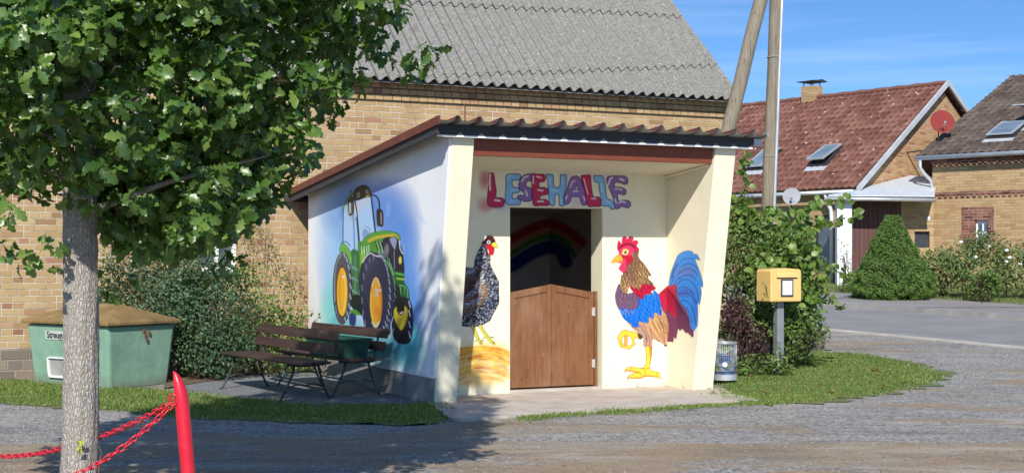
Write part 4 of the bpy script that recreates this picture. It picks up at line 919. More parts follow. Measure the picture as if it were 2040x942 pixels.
# --- the tractor on the white side wall
tr = Canvas('side', -.38, DEP-.01, .275, 2.70, .0125, .0062, 0.0, .92)
ok = (tr.Z > .285-.008*tr.A) & (tr.Z < roofz(tr.A)-.012) & (tr.A > ln(tr.Z)+.016)
g = lambda *p: Zm(650, 360, 7.25, p); h = lambda *p: Zm(650, 480, 7.85, p); i_ = lambda *p: Zm(650, 590, 7.25, p)
for x_, y_, rx_, ry_, c__, al_ in ((672, 480, 42, 150, (160, 208, 250), .8), (700, 420, 60, 65, (84, 138, 212), .75), (735, 400, 62, 50, (74, 126, 206), .8), (785, 445, 52, 85, (66, 128, 214), .92), (808, 540, 34, 105, (72, 136, 220), .92), (822, 620, 26, 75, (76, 144, 222), .88), (700, 560, 60, 120, (150, 205, 248), .7), (662, 620, 26, 60, (120, 225, 215), .8), (690, 680, 55, 50, (60, 190, 180), .85), (770, 690, 80, 45, (48, 172, 170), .9), (815, 690, 32, 55, (50, 165, 172), .85), (770, 560, 75, 170, (120, 178, 238), .35)):
    tr.blob(x_, y_, rx_*1.15, ry_*1.15, c__, al_, None, .85)
rg = random.Random(8)
for i in range(60):
    x = rg.uniform(665, 845); y = rg.uniform(400, 700); tr.stroke([(x, y), (x+rg.uniform(-8, 8), y+rg.uniform(10, 35))], rg.choice([(170, 210, 250), (90, 140, 215), (70, 180, 180) if y > 620 else (140, 190, 245)]), rg.uniform(3, 8), 6, .25)
tr.fill(g((250, 400), (300, 365), (400, 300), (450, 285), (640, 235), (680, 480), (715, 740), (620, 790), (560, 840), (480, 950), (400, 1180), (300, 930), (250, 890)), (176, 212, 246), 1.5, .9)
tr.fill(g((450, 310), (640, 245), (645, 310), (560, 370), (470, 480)), (196, 200, 214), 2, .8); tr.fill(g((270, 410), (330, 370), (440, 500), (430, 580), (350, 560)), (176, 184, 202), 2, .8)
tr.fill(g((530, 690), (560, 650), (600, 670), (650, 730), (620, 790), (535, 840)), (120, 160, 205), 1.5, .9); tr.stroke(g((545, 700), (560, 670), (640, 745)), (225, 235, 248), 1.6)
tr.stroke(g((248, 405), (262, 360), (300, 280), (350, 215), (400, 190)), (86, 152, 42), 4.2, 1.2)
tr.stroke(g((350, 130), (352, 230)), (26, 26, 28), 1.4); tr.stroke(g((352, 140), (385, 180)), (26, 26, 28), 1.6)
tr.fill(g((398, 180), (430, 115), (500, 75), (560, 66), (612, 98), (645, 165), (645, 225), (560, 245), (440, 285), (412, 240)), (44, 32, 28), 1, outline=(22, 22, 26), ow=1.4)
tr.fill(g((440, 180), (490, 158), (493, 240), (445, 258)), (160, 150, 118), 1, smooth=False); tr.fill(g((562, 138), (600, 120), (628, 190), (575, 205)), (166, 156, 128), 1, smooth=False); tr.fill(g((560, 228), (640, 208), (600, 232)), (226, 206, 90), 1, smooth=False)
for dx_ in (505, 520, 535, 550): tr.stroke(g((dx_, 120), (dx_+8, 230)), (78, 54, 40), .8)
tr.stroke(g((250, 415), (247, 560), (244, 890)), (26, 40, 62), 1.9, .9); tr.stroke(g((388, 470), (402, 700), (412, 1000)), (112, 154, 206), 3.2, 1.5)
tr.stroke(g((408, 250), (436, 430), (462, 700), (486, 1000)), (44, 52, 74), 4.0, 1); tr.stroke(g((396, 250), (424, 430), (436, 520)), (236, 240, 248), 1.6)
tr.stroke(g((650, 205), (680, 470), (712, 740)), (36, 44, 66), 3.4, 1)
tr.fill(g((318, 290), (355, 238), (395, 235), (405, 330), (398, 460), (360, 500), (330, 480)), (72, 66, 66), 1, outline=(22, 26, 30), ow=1.1); tr.stroke(g((345, 330), (350, 460)), (196, 198, 206), 3.4, 2)
tr.stroke(g((650, 208), (700, 212), (748, 255), (770, 330), (772, 420)), (28, 30, 34), 3.2, 1); tr.fill(g((732, 440), (760, 412), (808, 428), (826, 500), (822, 652), (782, 656), (742, 632)), (40, 32, 32), 1, outline=(18, 18, 22), ow=1.2); tr.stroke(g((795, 470), (797, 620)), (142, 132, 132), 3, 2)
# body
tr.fill(h((500, 60), (540, 10), (640, -30), (760, -40), (900, 0), (920, 140), (930, 290), (860, 300), (780, 230), (690, 190), (600, 290), (560, 400), (520, 620), (505, 800)), (74, 150, 46), 1.2, outline=(24, 50, 30), ow=.9)
tr.fill(h((540, 200), (600, 120), (600, 300), (550, 390)), (150, 200, 60), 3, .8)
for x_ in (560, 600, 640, 672): tr.stroke(h((x_, -20), (x_-4, 80), (x_+2, 200)), (226, 236, 216), 1.4, 1, .9)
for x_ in (780, 830, 872): tr.stroke(h((x_-18, -30), (x_+10, 60), (x_+50, 190), (x_+60, 260)), (22, 34, 30), 3.0, 1); tr.stroke(h((x_-4, -20), (x_+30, 80), (x_+60, 190)), (218, 228, 212), 1.1, 1, .85)
tr.fill(g((500, 930), (540, 850), (600, 790), (680, 748), (760, 730), (860, 722), (960, 734), (1040, 765), (1080, 830), (1060, 862), (980, 832), (840, 850), (720, 880), (640, 910), (560, 930)), (88, 160, 56), 1.2, outline=(34, 80, 36), ow=.9)
tr.stroke(g((620, 870), (720, 822), (840, 800), (960, 790)), (214, 176, 54), 5.5, 3); tr.stroke(g((960, 770), (1020, 800), (1040, 840)), (206, 172, 66), 3.5, 3, .8)
tr.fill(h((884, 0), (930, -50), (1010, -60), (1110, -40), (1145, 20), (1190, 130), (1212, 300), (1220, 500), (1140, 500), (1080, 470), (1000, 330), (925, 270), (900, 120)), (38, 38, 50), 1.1, outline=(16, 18, 28), ow=1)
tr.fill(h((990, -30), (1060, -60), (1110, -20), (1090, 100), (1075, 140), (1030, 70)), (150, 156, 184), 1.2, outline=(30, 34, 50), ow=.9); tr.blob(650+950/7.85, 480+130/7.85, 6, 14, (140, 140, 152), .8); tr.stroke(h((1065, 160), (1070, 460)), (138, 142, 168), 1.4); tr.stroke(h((1145, 0), (1160, 120), (1200, 200)), (206, 214, 236), 2)
tr.ell(650+1160/7.85, 480+300/7.85, 2.9, 7.8, (226, 210, 92))
tr.fill(h((855, 290), (940, 290), (1000, 330), (1080, 460), (1215, 495), (1222, 640), (1290, 760), (1310, 942), (1340, 1100), (1040, 1100), (1040, 760), (960, 420), (870, 320)), (38, 92, 44), 1.2, outline=(14, 34, 22), ow=1)
tr.fill(h((860, 288), (930, 290), (930, 320), (862, 318)), (120, 190, 74), 1); tr.stroke(h((960, 330), (1020, 440), (1050, 520)), (96, 168, 78), 4, 2); tr.stroke(h((1090, 500), (1210, 530)), (92, 176, 70), 3.6, 1.4); tr.stroke(h((1110, 585), (1215, 600)), (166, 196, 60), 3.4, 1.4); tr.stroke(h((1150, 690), (1210, 700), (1270, 760), (1280, 900)), (100, 172, 110), 2.2, 1.2); tr.stroke(h((1160, 700), (1170, 860)), (110, 180, 120), 1.6); tr.stroke(h((1220, 720), (1235, 820)), (90, 160, 100), 1.4)
tr.fill(h((1050, 700), (1140, 720), (1180, 860), (1280, 942), (1280, 1010), (1050, 1010)), (16, 24, 26), 2, .9)
# frame between the wheels
tr.fill(h((395, 160), (500, 180), (515, 500), (520, 942), (520, 1100), (470, 1060), (380, 942), (380, 500)), (58, 116, 70), 1.2, outline=(20, 40, 34), ow=.8); tr.stroke(h((455, 240), (460, 500), (450, 900)), (96, 160, 102), 3, 3, .8)
for y0 in (400, 570, 770): tr.fill(h((385, y0-20), (440, y0-12), (500, y0+40), (500, y0+72), (400, y0+30)), (116, 160, 138), 1.2, .9, outline=(30, 60, 50), ow=.7)
tr.fill(i_((345, 0), (520, 0), (520, 270), (490, 260), (440, 210), (370, 160)), (20, 40, 34), 1.5); tr.fill(i_((350, 200), (430, 195), (500, 262), (440, 275), (360, 250)), (88, 150, 54), 1.3)
tr.fill(i_((340, 250), (430, 270), (420, 420), (340, 400)), (48, 62, 110), 2)
# left rear wheel
tr.fill(h((215, 170), (225, 70), (270, 40), (330, 85), (390, 190), (410, 300), (400, 380), (360, 300), (320, 220), (270, 170)), (112, 182, 72), 1.2, outline=(40, 80, 40), ow=.8); tr.stroke(g((222, 905), (290, 880), (345, 940)), (26, 34, 40), 1.6)
tr.ell(682.5, 574, 18.5, 71, (84, 86, 94)); tr.stroke([(667, 600), (666, 560), (670, 525), (680, 506)], (170, 172, 180), 3.5, 3, .7); tr.stroke([(668, 610), (674, 640), (684, 646)], (150, 152, 165), 4, 3, .7)
p_ = tr.ell(682.5, 574, 18.5, 71, (0, 0, 0), 0); tr.stroke(p_, (28, 28, 36), 1.8, 1, closed=True, smooth=False)
tr.ell(682.2, 581, 12.2, 50.5, (30, 28, 30)); tr.ell(682.2, 581, 10.8, 48.5, (248, 184, 42)); tr.stroke([(679, 540), (677, 580), (679, 615)], (232, 140, 30), 3.5, 3, .7); tr.stroke([(687, 545), (689, 585), (685, 620)], (252, 226, 130), 2.4, 2, .8); tr.stroke([(674, 600), (678, 622), (683, 627)], (252, 216, 60), 2.4, 2, .9); tr.fill(h((250, 540), (290, 550), (300, 520), (290, 570), (265, 580)), (240, 236, 220), 1)
for k_ in range(9):
    a_ = -1.25+k_*.3; x0, y0 = 682.5+18*math.cos(a_), 574+69*math.sin(a_); tr.stroke([(x0-3, y0-5), (x0, y0+4)], (206, 216, 236), 1.6, 1, .9)
# big wheel
tr.fill(h((520, 700), (525, 540), (560, 360), (620, 250), (690, 170), (760, 185), (870, 200), (880, 250), (1000, 480), (1050, 740), (1060, 942))+i_((980, 0), (975, 200), (930, 420), (900, 560), (620, 560), (560, 430), (520, 220)), (46, 48, 70), 1.2, outline=(16, 18, 30), ow=1.1)
tr.stroke(h((575, 330), (620, 250), (690, 190), (770, 230), (870, 240)), (222, 226, 236), 2.4, 1.3, .9)
tr.blob(742, 560, 20, 60, (76, 82, 106), .7); tr.ell(748, 594, 21, 68, (40, 44, 66), .7, soft=6)
for k_ in range(17):
    a_ = -1.45+k_*.19; x0, y0 = 752+25*math.cos(a_), 586+80*math.sin(a_); tr.stroke([(x0-1, y0-5), (x0+1.5, y0+5)], (176, 184, 214), 1.5, 1, .9)
    x0 = 758+29*math.cos(a_); tr.stroke([(x0-1, y0-9), (x0+1.5, y0+2)], (150, 160, 196), 1.2, 1, .8)
for k_ in range(10):
    a_ = 1.75+k_*.32; x0, y0 = 746+25*math.cos(a_), 590+78*math.sin(a_); tr.stroke([(x0, y0-6), (x0+1, y0+5)], (150, 156, 186), 1.6, 1, .7)
tr.ell(749.5, 602, 13.6, 53, (20, 20, 28)); tr.ell(749.5, 602, 12.2, 50.5, (222, 162, 44)); tr.stroke([(740, 585), (739, 615), (746, 645)], (236, 204, 96), 2, 2, .9); tr.stroke([(758, 570), (760, 610), (755, 640)], (196, 98, 36), 4, 4, .7); tr.stroke([(741, 570), (749, 552), (757, 570)], (206, 208, 214), 1.4, 1.2, .9); tr.fill(h((755, 750), (865, 760), (860, 785), (800, 790), (820, 850), (760, 860), (780, 800)), (202, 182, 176), 1.2); tr.blob(752, 620, 8, 14, (214, 122, 52), .7); tr.fill([(740, 640), (749, 654), (759, 636), (749, 646)], (214, 212, 190), 1.4, .9)
# small front wheel
tr.fill([(786, 600), (800, 592), (815, 596), (822, 615), (823, 650), (819, 676), (812, 684), (795, 683), (785, 672), (781, 650), (782, 620)], (26, 28, 44), 1.2, outline=(10, 10, 18), ow=1)
tr.fill([(786, 615), (800, 606), (812, 615), (812, 635), (805, 652), (799, 657), (791, 646), (786, 632)], (190, 170, 44), 1.2); tr.ell(798.5, 611, 8, 17, (16, 16, 20)); tr.fill(i_((1060, 230), (1085, 240), (1100, 215), (1105, 235), (1080, 255)), (230, 235, 245), 1)
for y0 in (600, 618, 640, 660): tr.stroke([(815, y0), (818, y0+12)], (200, 212, 240), 2, 1.2, .9)
for y0 in (630, 655): tr.stroke([(784, y0), (780, y0+14)], (170, 180, 214), 1.6, 1.2, .8)
tr.al = np.where(ok, np.maximum(tr.al, .005), 0)
tr.rgb[tr.al <= .0051] = .7
tr.build('tractor_mural', M['white_p'], .003)

# --- rainbow in the corner of the room
def rainbow(cv):
    j = lambda *p: Zm(1000, 400, 4.709, p)
    cv.stroke(j((20, 420), (85, 365), (300, 250), (470, 215), (640, 290), (755, 390)), (170, 30, 30), 19, 6); cv.stroke(j((30, 480), (85, 430), (300, 318), (470, 285), (620, 340), (725, 460)), (190, 120, 50), 8, 5); cv.stroke(j((40, 540), (95, 490), (300, 368), (470, 330), (600, 390), (685, 510)), (60, 120, 30), 11, 5); cv.stroke(j((70, 610), (120, 590), (300, 480), (470, 430), (560, 480), (600, 570)), (24, 36, 110), 28, 7)
ra = Canvas('porch', D0-.5, Wd-TH-.012, 1.0, 2.2, .012, .012, RB, .8); rainbow(ra); ra.build('rainbow_mural', M['room_p'], .003)
rb = Canvas('side', 1.2, RB-.004, 1.0, 2.2, .014, .012, Wd-TH-.010, .8); rainbow(rb); rb.build('rainbow_mural', M['room_p'], .003)

# ------------------------------------------------------------ leaves, shrubs, trees
OAK = [(0.0, .03), (.14, .12), (.24, .07), (.40, .24), (.50, .14), (.68, .30), (.80, .17), (.91, .17), (1.0, .01)]
def template(stations, cup=.25, droop=.30, wave=.0):
    V = []; 
    for x, w in stations: V.append((x, 0, -droop*x*x)); V.append((x, w, -droop*x*x+cup*w+wave*math.sin(x*16))); V.append((x, -w, -droop*x*x+cup*w-wave*math.sin(x*14)))
    Fq = []
    for i in range(len(stations)-1):
        a = 3*i; Fq += [[a, a+3, a+4, a+1], [a, a+2, a+5, a+3]]
    return np.array(V, float), np.array(Fq)
T_OAK = template(OAK, .30, .28, .03); 
T_OVAL = template([(0, .02), (.25, .26), (.6, .28), (1, .0)], .3, .25)
T_ROUND = template([(0, .05), (.2, .36), (.55, .44), (.85, .24), (1, .0)], .25, .3)
T_SLIM = template([(0, .02), (.4, .14), (1, .0)], .3, .3)
def nrm(a): return a/np.maximum(np.linalg.norm(a, axis=-1, keepdims=True), 1e-9)
def leaves(name, pos, axis, normal, size, tmpl, m, parent):
    tV, tF = tmpl; axis = nrm(axis); normal = nrm(normal-axis*(normal*axis).sum(-1, keepdims=True)); b = np.cross(normal, axis)
    n = len(pos); s = size[:, None, None]
    V = pos[:, None]+s*(tV[None, :, 0:1]*axis[:, None]+tV[None, :, 1:2]*b[:, None]+tV[None, :, 2:3]*normal[:, None])
    flat = (np.arange(n)[:, None, None]*len(tV)+tF[None]).ravel()
    return fast_mesh(name, V.reshape(-1, 3), flat, np.full(n*len(tF), 4), m, parent)
def ell_points(rng, ells, n, shell=.55, clump=1.6, thr=-.15, seed=0.):
    out = []; nor = []; vol = np.array([e[3]*e[4]*e[5] for e in ells])**.8; cnt = (vol/vol.sum()*n).astype(int)
    for e, k in zip(ells, cnt):
        c = np.array(e[:3]); r = np.array(e[3:6]); got = 0
        while got < k:
            d = nrm(rng.normal(size=(k*3, 3))); rad = shell+(1-shell)*rng.random((k*3, 1))**.7
            q = d*rad; p = c+q*r
            f = vnoise(p[:, 0]+seed, p[:, 1]+p[:, 2]*.7, clump)+.6*vnoise(p[:, 2]+seed, p[:, 0]-p[:, 1], clump*1.9)
            bulge = 1+.16*f; p = c+q*r*bulge[:, None]
            keep = f+rng.normal(0, .35, len(f)) > thr; p, dd = p[keep], d[keep]
            take = min(k-got, len(p)); out.append(p[:take]); nor.append(nrm(dd[:take]/r)); got += take
    return np.concatenate(out), np.concatenate(nor)
def shrub(name, label, cat, base, ells, n, size, tmpl, m, stems=12, thr=-.15, shell=.45, clump=1.6, seed=1, stem_r=.012, group=None, upb=.5, stemmat=None, zmin=.03):
    rng = np.random.default_rng(seed); root = thing(name, label, cat, base, 0, group)
    p, d = ell_points(rng, ells, n, shell, clump, thr, seed*1.7)
    k = p[:, 2] > zmin; p, d = p[k], d[k]; n = len(p)
    nn = d*.8+np.array([0, -.25, upb])+rng.normal(0, .45, (n, 3)); ax = d*.5+rng.normal(0, .8, (n, 3))+np.array([0, 0, -.15])
    leaves('foliage', p, ax, nn, size*rng.uniform(.6, 1.25, n), tmpl, m, root)
    mb = MB(); rg = random.Random(seed)
    for i in range(stems):
        e = ells[i % len(ells)]; a = rg.uniform(0, 6.28); r_ = rg.uniform(.2, .85)
        tip = Vector((e[0]+math.cos(a)*e[3]*r_, e[1]+math.sin(a)*e[4]*r_, e[2]+e[5]*rg.uniform(.1, .8))); b0 = Vector((e[0]*.75+rg.uniform(-.12, .12), e[1]*.75+rg.uniform(-.1, .1), -.03))
        mid = b0.lerp(tip, .5)+Vector((rg.uniform(-.08, .08), rg.uniform(-.08, .08), .08)); path = [b0, b0.lerp(mid, .5), mid, mid.lerp(tip, .55), tip]
        mb.tube(path, [stem_r, stem_r*.85, stem_r*.65, stem_r*.45, stem_r*.2], 5)
    mb.build('stem', stemmat or M['twig'], root, smooth=True); return root
M['twig'] = noisy('twig_bark', two((.05, .035, .022, 1), (.12, .09, .06, 1)), 12, .85, .5, 60)
M['oakleaf'] = leafmat('oak_leaf', [(0, (.040, .088, .018, 1)), (.45, (.080, .158, .030, 1)), (.8, (.125, .22, .045, 1)), (1, (.20, .30, .065, 1))], .36, .34, .6)
M['bluegreen'] = leafmat('blue_green_leaf', [(0, (.030, .068, .030, 1)), (.5, (.062, .125, .052, 1)), (1, (.10, .18, .075, 1))], .5, .25)
M['midgreen'] = leafmat('mid_green_leaf', [(0, (.055, .10, .022, 1)), (.5, (.11, .185, .036, 1)), (1, (.19, .26, .06, 1))], .45, .3)
M['bright'] = leafmat('bright_green_leaf', [(0, (.10, .17, .035, 1)), (.5, (.17, .27, .05, 1)), (1, (.25, .34, .08, 1))], .42, .38)
M['purple'] = leafmat('purple_leaf', [(0, (.035, .012, .018, 1)), (.6, (.085, .028, .040, 1)), (1, (.13, .06, .045, 1))], .5, .25)
M['rose'] = leafmat('rose_leaf', [(0, (.075, .12, .034, 1)), (.6, (.145, .215, .06, 1)), (.92, (.24, .28, .09, 1)), (1, (.34, .20, .10, 1))], .5, .3)
M['conifer'] = leafmat('conifer_needles', [(0, (.07, .13, .03, 1)), (.6, (.125, .215, .05, 1)), (1, (.18, .28, .07, 1))], .7, .15, .2)
M['redleaf'] = leafmat('reddish_leaf', [(0, (.06, .075, .025, 1)), (.5, (.10, .09, .035, 1)), (1, (.16, .085, .045, 1))], .5, .3)

# --- oak beside the road
def barkmat():
    t = NT('oak_bark'); v = t.co((1, 1, .32)); a = t.noise(v, 42, 6, .75, .8); vo = t.n('TexVoronoi', {'Vector': t.n('VectorMath', {0: v, 1: t.n('VectorMath', {0: t.n('TexNoise', {'Vector': v, 'Scale': 30.0}).outputs['Color'], 3: .03}, operation='SCALE').outputs[0]}, operation='ADD').outputs[0], 'Scale': 85.0}, feature='DISTANCE_TO_EDGE').outputs[0]
    k = t.ma('MULTIPLY', t.mr(vo, 0, .28), t.mr(a, .25, .7)); c = t.ramp(k, [(.02, (.20, .17, .145, 1)), (.2, (.40, .36, .315, 1)), (.6, (.52, .48, .43, 1))])
    c = t.mix(t.mr(t.noise(t.co(), 4, 4), .45, .7, 0, .35), c, (.33, .32, .26, 1)); return t.bsdf(c, .92, k, .010, .9, .15)
M['bark'] = barkmat()
OT = thing('oak_tree', 'leafy oak tree with a pale rough trunk behind the red chain', 'tree', (-2.30, 7.2, 0))
nz1, ns = 150, 56; zc = np.linspace(-.05, 3.9, nz1); th = np.linspace(0, 2*np.pi, ns+1)[:-1]
Zg, Tg = np.meshgrid(zc, th, indexing='ij'); rad = .095+.018*np.exp(-np.maximum(Zg, 0)*5)-.010*Zg*.5
rid = np.sin(Tg*9+2.2*np.sin(Zg*3.1)+1.5*np.sin(Zg*7.7+Tg))*.5+np.sin(Tg*17+3*np.sin(Zg*5+1))*.35+np.sin(Zg*46+4*np.sin(Tg*3)+Tg*5)*.3
rad = rad+.0042*rid+.006*np.sin(Zg*2.3+Tg)
cxv = .012*np.sin(Zg*1.6)+.010*Zg; V = np.stack([cxv+rad*np.cos(Tg), rad*np.sin(Tg)+.01*Zg, Zg], -1).reshape(-1, 3)
idx = np.arange(nz1*ns).reshape(nz1, ns); q = np.stack([idx[:-1], np.roll(idx, -1, 1)[:-1], np.roll(idx, -1, 1)[1:], idx[1:]], -1).reshape(-1, 4)
fast_mesh('trunk', V, q.ravel(), np.full(len(q), 4), M['bark'], OT, smooth=True)
OUT = [(-900, -3000), (-900, 330), (-60, 345), (0, 372), (60, 400), (110, 372), (190, 470), (250, 505), (330, 512), (420, 500), (470, 470), (520, 420), (560, 392), (640, 352), (690, 335), (715, 268), (755, 215), (800, 185), (858, 150), (850, 95), (815, 40), (810, -60), (790, -300), (740, -3000)]
rng = np.random.default_rng(42); rc = np.array([1.95, 1.5, 2.75]); cc = np.array([-2.25, 7.2, 3.95])
tips = []
while len(tips) < 8600:
    d = rng.normal(size=3); d /= np.linalg.norm(d); u_ = rng.random()**.36
    p = cc+d*u_*rc*(1.0+.16*mnoise.noise(Vector(d*2.2)))
    if p[2] < 1.42: continue
    f = mnoise.noise(Vector(p*2.1))+.6*mnoise.noise(Vector(p*4.6+7))
    if f < -.16 and u_ > .45: continue
    if p[2] < 2.2 and rng.random() < .12: continue
    sh_ = p[2]-.742*(7.2-p[1])
    if sh_ < 1.46 and abs(p[0]+2.33) < .42: continue
    if sh_ < 1.15 and p[1] < 7.0: continue
    if p[2] > 4.7 and rng.random() < min(.55, (p[2]-4.7)*.5): continue
    px, py = CX+F*p[0]/p[1], HY+(H-p[2])*F/p[1]
    if not inpoly(np.array([px]), np.array([py]), OUT)[0]: continue
    tips.append(np.concatenate([p, d]))
while len(tips) < 9150:
    d = rng.normal(size=3); d /= np.linalg.norm(d); p = np.array([-1.93, 7.85, 1.85])+d*rng.random()**.4*np.array([.66, .5, .42])
    px, py = CX+F*p[0]/p[1], HY+(H-p[2])*F/p[1]
    if mnoise.noise(Vector(p*4.0)) < -.22 or not inpoly(np.array([px]), np.array([py]), OUT)[0]: continue
    tips.append(np.concatenate([p, d]))
extra = [(60, 520, 7.0), (30, 530, 7.1), (95, 505, 7.0), (15, 500, 7.0), (870, 112, 7.2), (840, 120, 7.2), (858, 135, 7.3), (820, 150, 7.2), (10, 440, 6.6), (-5, 430, 6.7), (250, 555, 7.6), (470, 515, 7.5), (440, 530, 7.5), (395, 560, 7.6), (190, 560, 7.5), (120, 560, 7.3), (205, 590, 7.4)]
for x, y, Yd in extra:
    p = P(x, y, Yd); tips.append(np.array([p.x, p.y, p.z, .6 if x > 400 else -.6, -.1, -.3]))
tips = np.array(tips); n = len(tips); tp = tips[:, :3]; td = nrm(tips[:, 3:]+np.array([0, 0, -.15])+rng.normal(0, .35, (n, 3)))
K = 7; pos = np.repeat(tp, K, 0); tdir = np.repeat(td, K, 0); ra = rng.normal(0, 1, (n*K, 3)); ra = nrm(ra-tdir*(ra*tdir).sum(-1, keepdims=True))
ax = nrm(tdir*rng.uniform(.1, .9, (n*K, 1))+ra+np.array([0, 0, -.12])); nn = nrm(tdir*.55+np.array([-.05, -.40, .75])+rng.normal(0, .38, (n*K, 3)))
pos = pos-tdir*rng.uniform(0, .09, (n*K, 1))+rng.normal(0, .012, (n*K, 3))
leaves('crown', pos, ax, nn, rng.uniform(.055, .108, n*K), T_OAK, M['oakleaf'], OT).location = (2.30, -7.2, 0)
mb = MB(); rg = random.Random(4); hubs = []
for i in range(26):
    a = i*2.4; z0 = 1.75+i*.085; L = rg.uniform(.9, 1.45)*(1-.012*i); b0 = Vector((.02, 0, z0)); tip = Vector((math.cos(a)*L, math.sin(a)*L*.8, z0+rg.uniform(.25, .9)+.03*i))
    mid = b0.lerp(tip, .5)+Vector((rg.uniform(-.1, .1), rg.uniform(-.1, .1), rg.uniform(.0, .16))); r0 = rg.uniform(.018, .034); pth = [b0, b0.lerp(mid, .5), mid, mid.lerp(tip, .6), tip]
    mb.tube(pth, [r0, r0*.8, r0*.6, r0*.4, r0*.15], 6); hubs += [mid, mid.lerp(tip, .6), tip, b0.lerp(mid, .7)]
hubs += [Vector((.03, .03, z)) for z in (2.4, 2.9, 3.4, 3.9, 4.4, 4.9)]
mb.tube([(.04, .03, 3.7), (.05, .02, 4.5), (.1, .05, 5.3), (.05, .0, 6.0)], [.075, .05, .03, .01], 8)
root = Vector((-2.30, 7.2, 0))
sel = list(rng.choice(n-len(extra), 420, replace=False))+list(range(n-len(extra), n))
for k in sel:
    t_ = Vector(tp[k])-root; hb_ = min(hubs, key=lambda h_: (h_-t_).length)
    if (hb_-t_).length > .75 and k < n-len(extra)+8: continue
    if (hb_-t_).length > .75: hb_ = hb_.lerp(t_, .45); md = hb_.lerp(t_, .5)+Vector((0, 0, .05)); mb.tube([hb_, md, t_], [.007, .005, .002], 4)
mb.build('branch', M['bark'], OT, smooth=True)
e_p = P(165, 888, 7.09)
rngx = np.random.default_rng(2)
o = leaves('sprout', np.tile(np.array([[e_p.x+2.30, e_p.y-7.2-.02, e_p.z]]), (5, 1))+rngx.normal(0, .006, (5, 3)), rngx.normal(0, 1, (5, 3))+np.array([0, -.6, .3]), rngx.normal(0, .5, (5, 3))+np.array([0, -1, .6]), np.full(5, .035), T_OAK, leafmat('young_leaf', [(0, (.30, .36, .03, 1)), (1, (.42, .46, .06, 1))], .5, .3), OT)

# --- red post and chains
PO = thing('barrier_post', 'red pointed steel post leaning beside the oak, holding two chains', 'post', (-1.575, 6.8, 0))
tipv = P(357, 738, 6.8)-Vector((-1.575, 6.8, 0)); bot = Vector((P(393, 1125, 6.8).x+1.575, 0, -.05)); r_ = .0355
dirv = (tipv-bot).normalized(); mb = MB(); seg = 20; e1 = dirv.cross(Vector((0, 1, 0))).normalized(); e2 = dirv.cross(e1); L = (tipv-bot).length
prof = [(0, 1, 0), (L-.16, 1, 0), (L-.11, .93, .05), (L-.06, .72, .25), (L-.02, .42, .55), (L, .12, .75)]
vs = []
for t_, s_, sh in prof:
    for k in range(seg):
        a = 2*math.pi*k/seg; vs.append(bot+dirv*t_+e1*(math.cos(a)*r_*s_+(1-s_)*r_*.85)+e2*(math.sin(a)*r_*(s_ if s_ == 1 else max(s_, .1)*1.0)))
fs = [(i*seg+k, i*seg+(k+1) % seg, (i+1)*seg+(k+1) % seg, (i+1)*seg+k) for i in range(len(prof)-1) for k in range(seg)]+[tuple(range((len(prof)-1)*seg, len(prof)*seg))]
mb.add(vs, fs); mb.build('pole', M['red'], PO, autosm=True)
att = bot+dirv*(L-.13); mb = MB(); mb.tube([att+Vector((-.035+.022*math.cos(a), -.03, -.012+.028*math.sin(a))) for a in np.linspace(0, 2*math.pi, 13)[:-1]], .0055, 6, closed=True); mb.build('ring', M['red'], PO, smooth=True)
def post_copy(loc, label):
    r = dup(PO, loc, 0, label); r['group'] = 'red barrier posts around the oak'; return r
def chain(name, label, A_, B_, sag, seed):
    A_, B_ = Vector(A_), Vector(B_); n_s = 400; pts = [A_.lerp(B_, t_/n_s)-Vector((0, 0, sag*4*(t_/n_s)*(1-t_/n_s))) for t_ in range(n_s+1)]
    cum = [0]
    for i in range(n_s): cum.append(cum[-1]+(pts[i+1]-pts[i]).length)
    pitch = .038; N_ = int(cum[-1]/pitch); mb = MB(); rg_ = random.Random(seed); j = 0; cu = np.array(cum)
    def at(d): 
        i = min(int(np.searchsorted(cu, d)), n_s); return pts[i]
    for k in range(N_):
        c0 = at((k+.5)*pitch); d = (at(min((k+.8)*pitch, cum[-1]))-at((k+.2)*pitch)).normalized(); sdv = d.cross(Vector((0, 0, 1))).normalized(); up = sdv.cross(d)
        w_ = sdv if k % 2 else up; ang = rg_.uniform(-.25, .25)+.35; w_ = (w_*math.cos(ang)+(up if k % 2 else -sdv)*math.sin(ang)); lp = []
        for a in range(12):
            t_ = 2*math.pi*a/12; cx_ = math.cos(t_); sx_ = math.sin(t_); lp.append(c0+d*(cx_*.012+math.copysign(.0125, cx_)*min(1, abs(cx_)*3))+w_*sx_*.0125)
        mb.tube(lp, .0042, 6, closed=True)
    o = mb.build(name, M['red'], None, smooth=True); tag(o, label, 'chain'); return o
pw = Vector((-1.575, 6.8, 0))+att+Vector((-.035, -.03, -.03))
chain('chain', 'red chain sagging across the front of the oak trunk', pw, Vector((-3.24, 6.35, .86)), .43, 1)
chain('chain', 'red chain passing behind the oak trunk, farther from the road', pw+Vector((0, .05, .01)), Vector((-5.0, 9.6, .84)), .47, 2)
post_copy((-3.24-att.x, 6.35-att.y, .86-att.z), 'red steel post at the left end of the front chain, outside the picture edge')
post_copy((-5.0-att.x, 9.6-att.y, .84-att.z), 'red steel post at the far end of the rear chain, outside the picture edge')
PO['group'] = 'red barrier posts around the oak'
mb = MB(); bb = P(197, 905, 7.0); mb.tube([P(198, 941, 7.0)+Vector((.0, 0, -.25)), P(197, 930, 7.0), P(202, 900, 7.0), P(196, 888, 7.0)], [.002, .002, .0016, .001], 4); tag(mb.build('grass_stalk', M['drylf'], None, smooth=True), 'single dry stalk standing at the foot of the oak trunk', 'stalk')

# --- grit bin
GB = thing('grit_bin', 'green tapered grit bin with brown pitched lid, half behind the oak trunk', 'bin', (-4.65, 15.72, .0), math.atan2(.57, -.82))
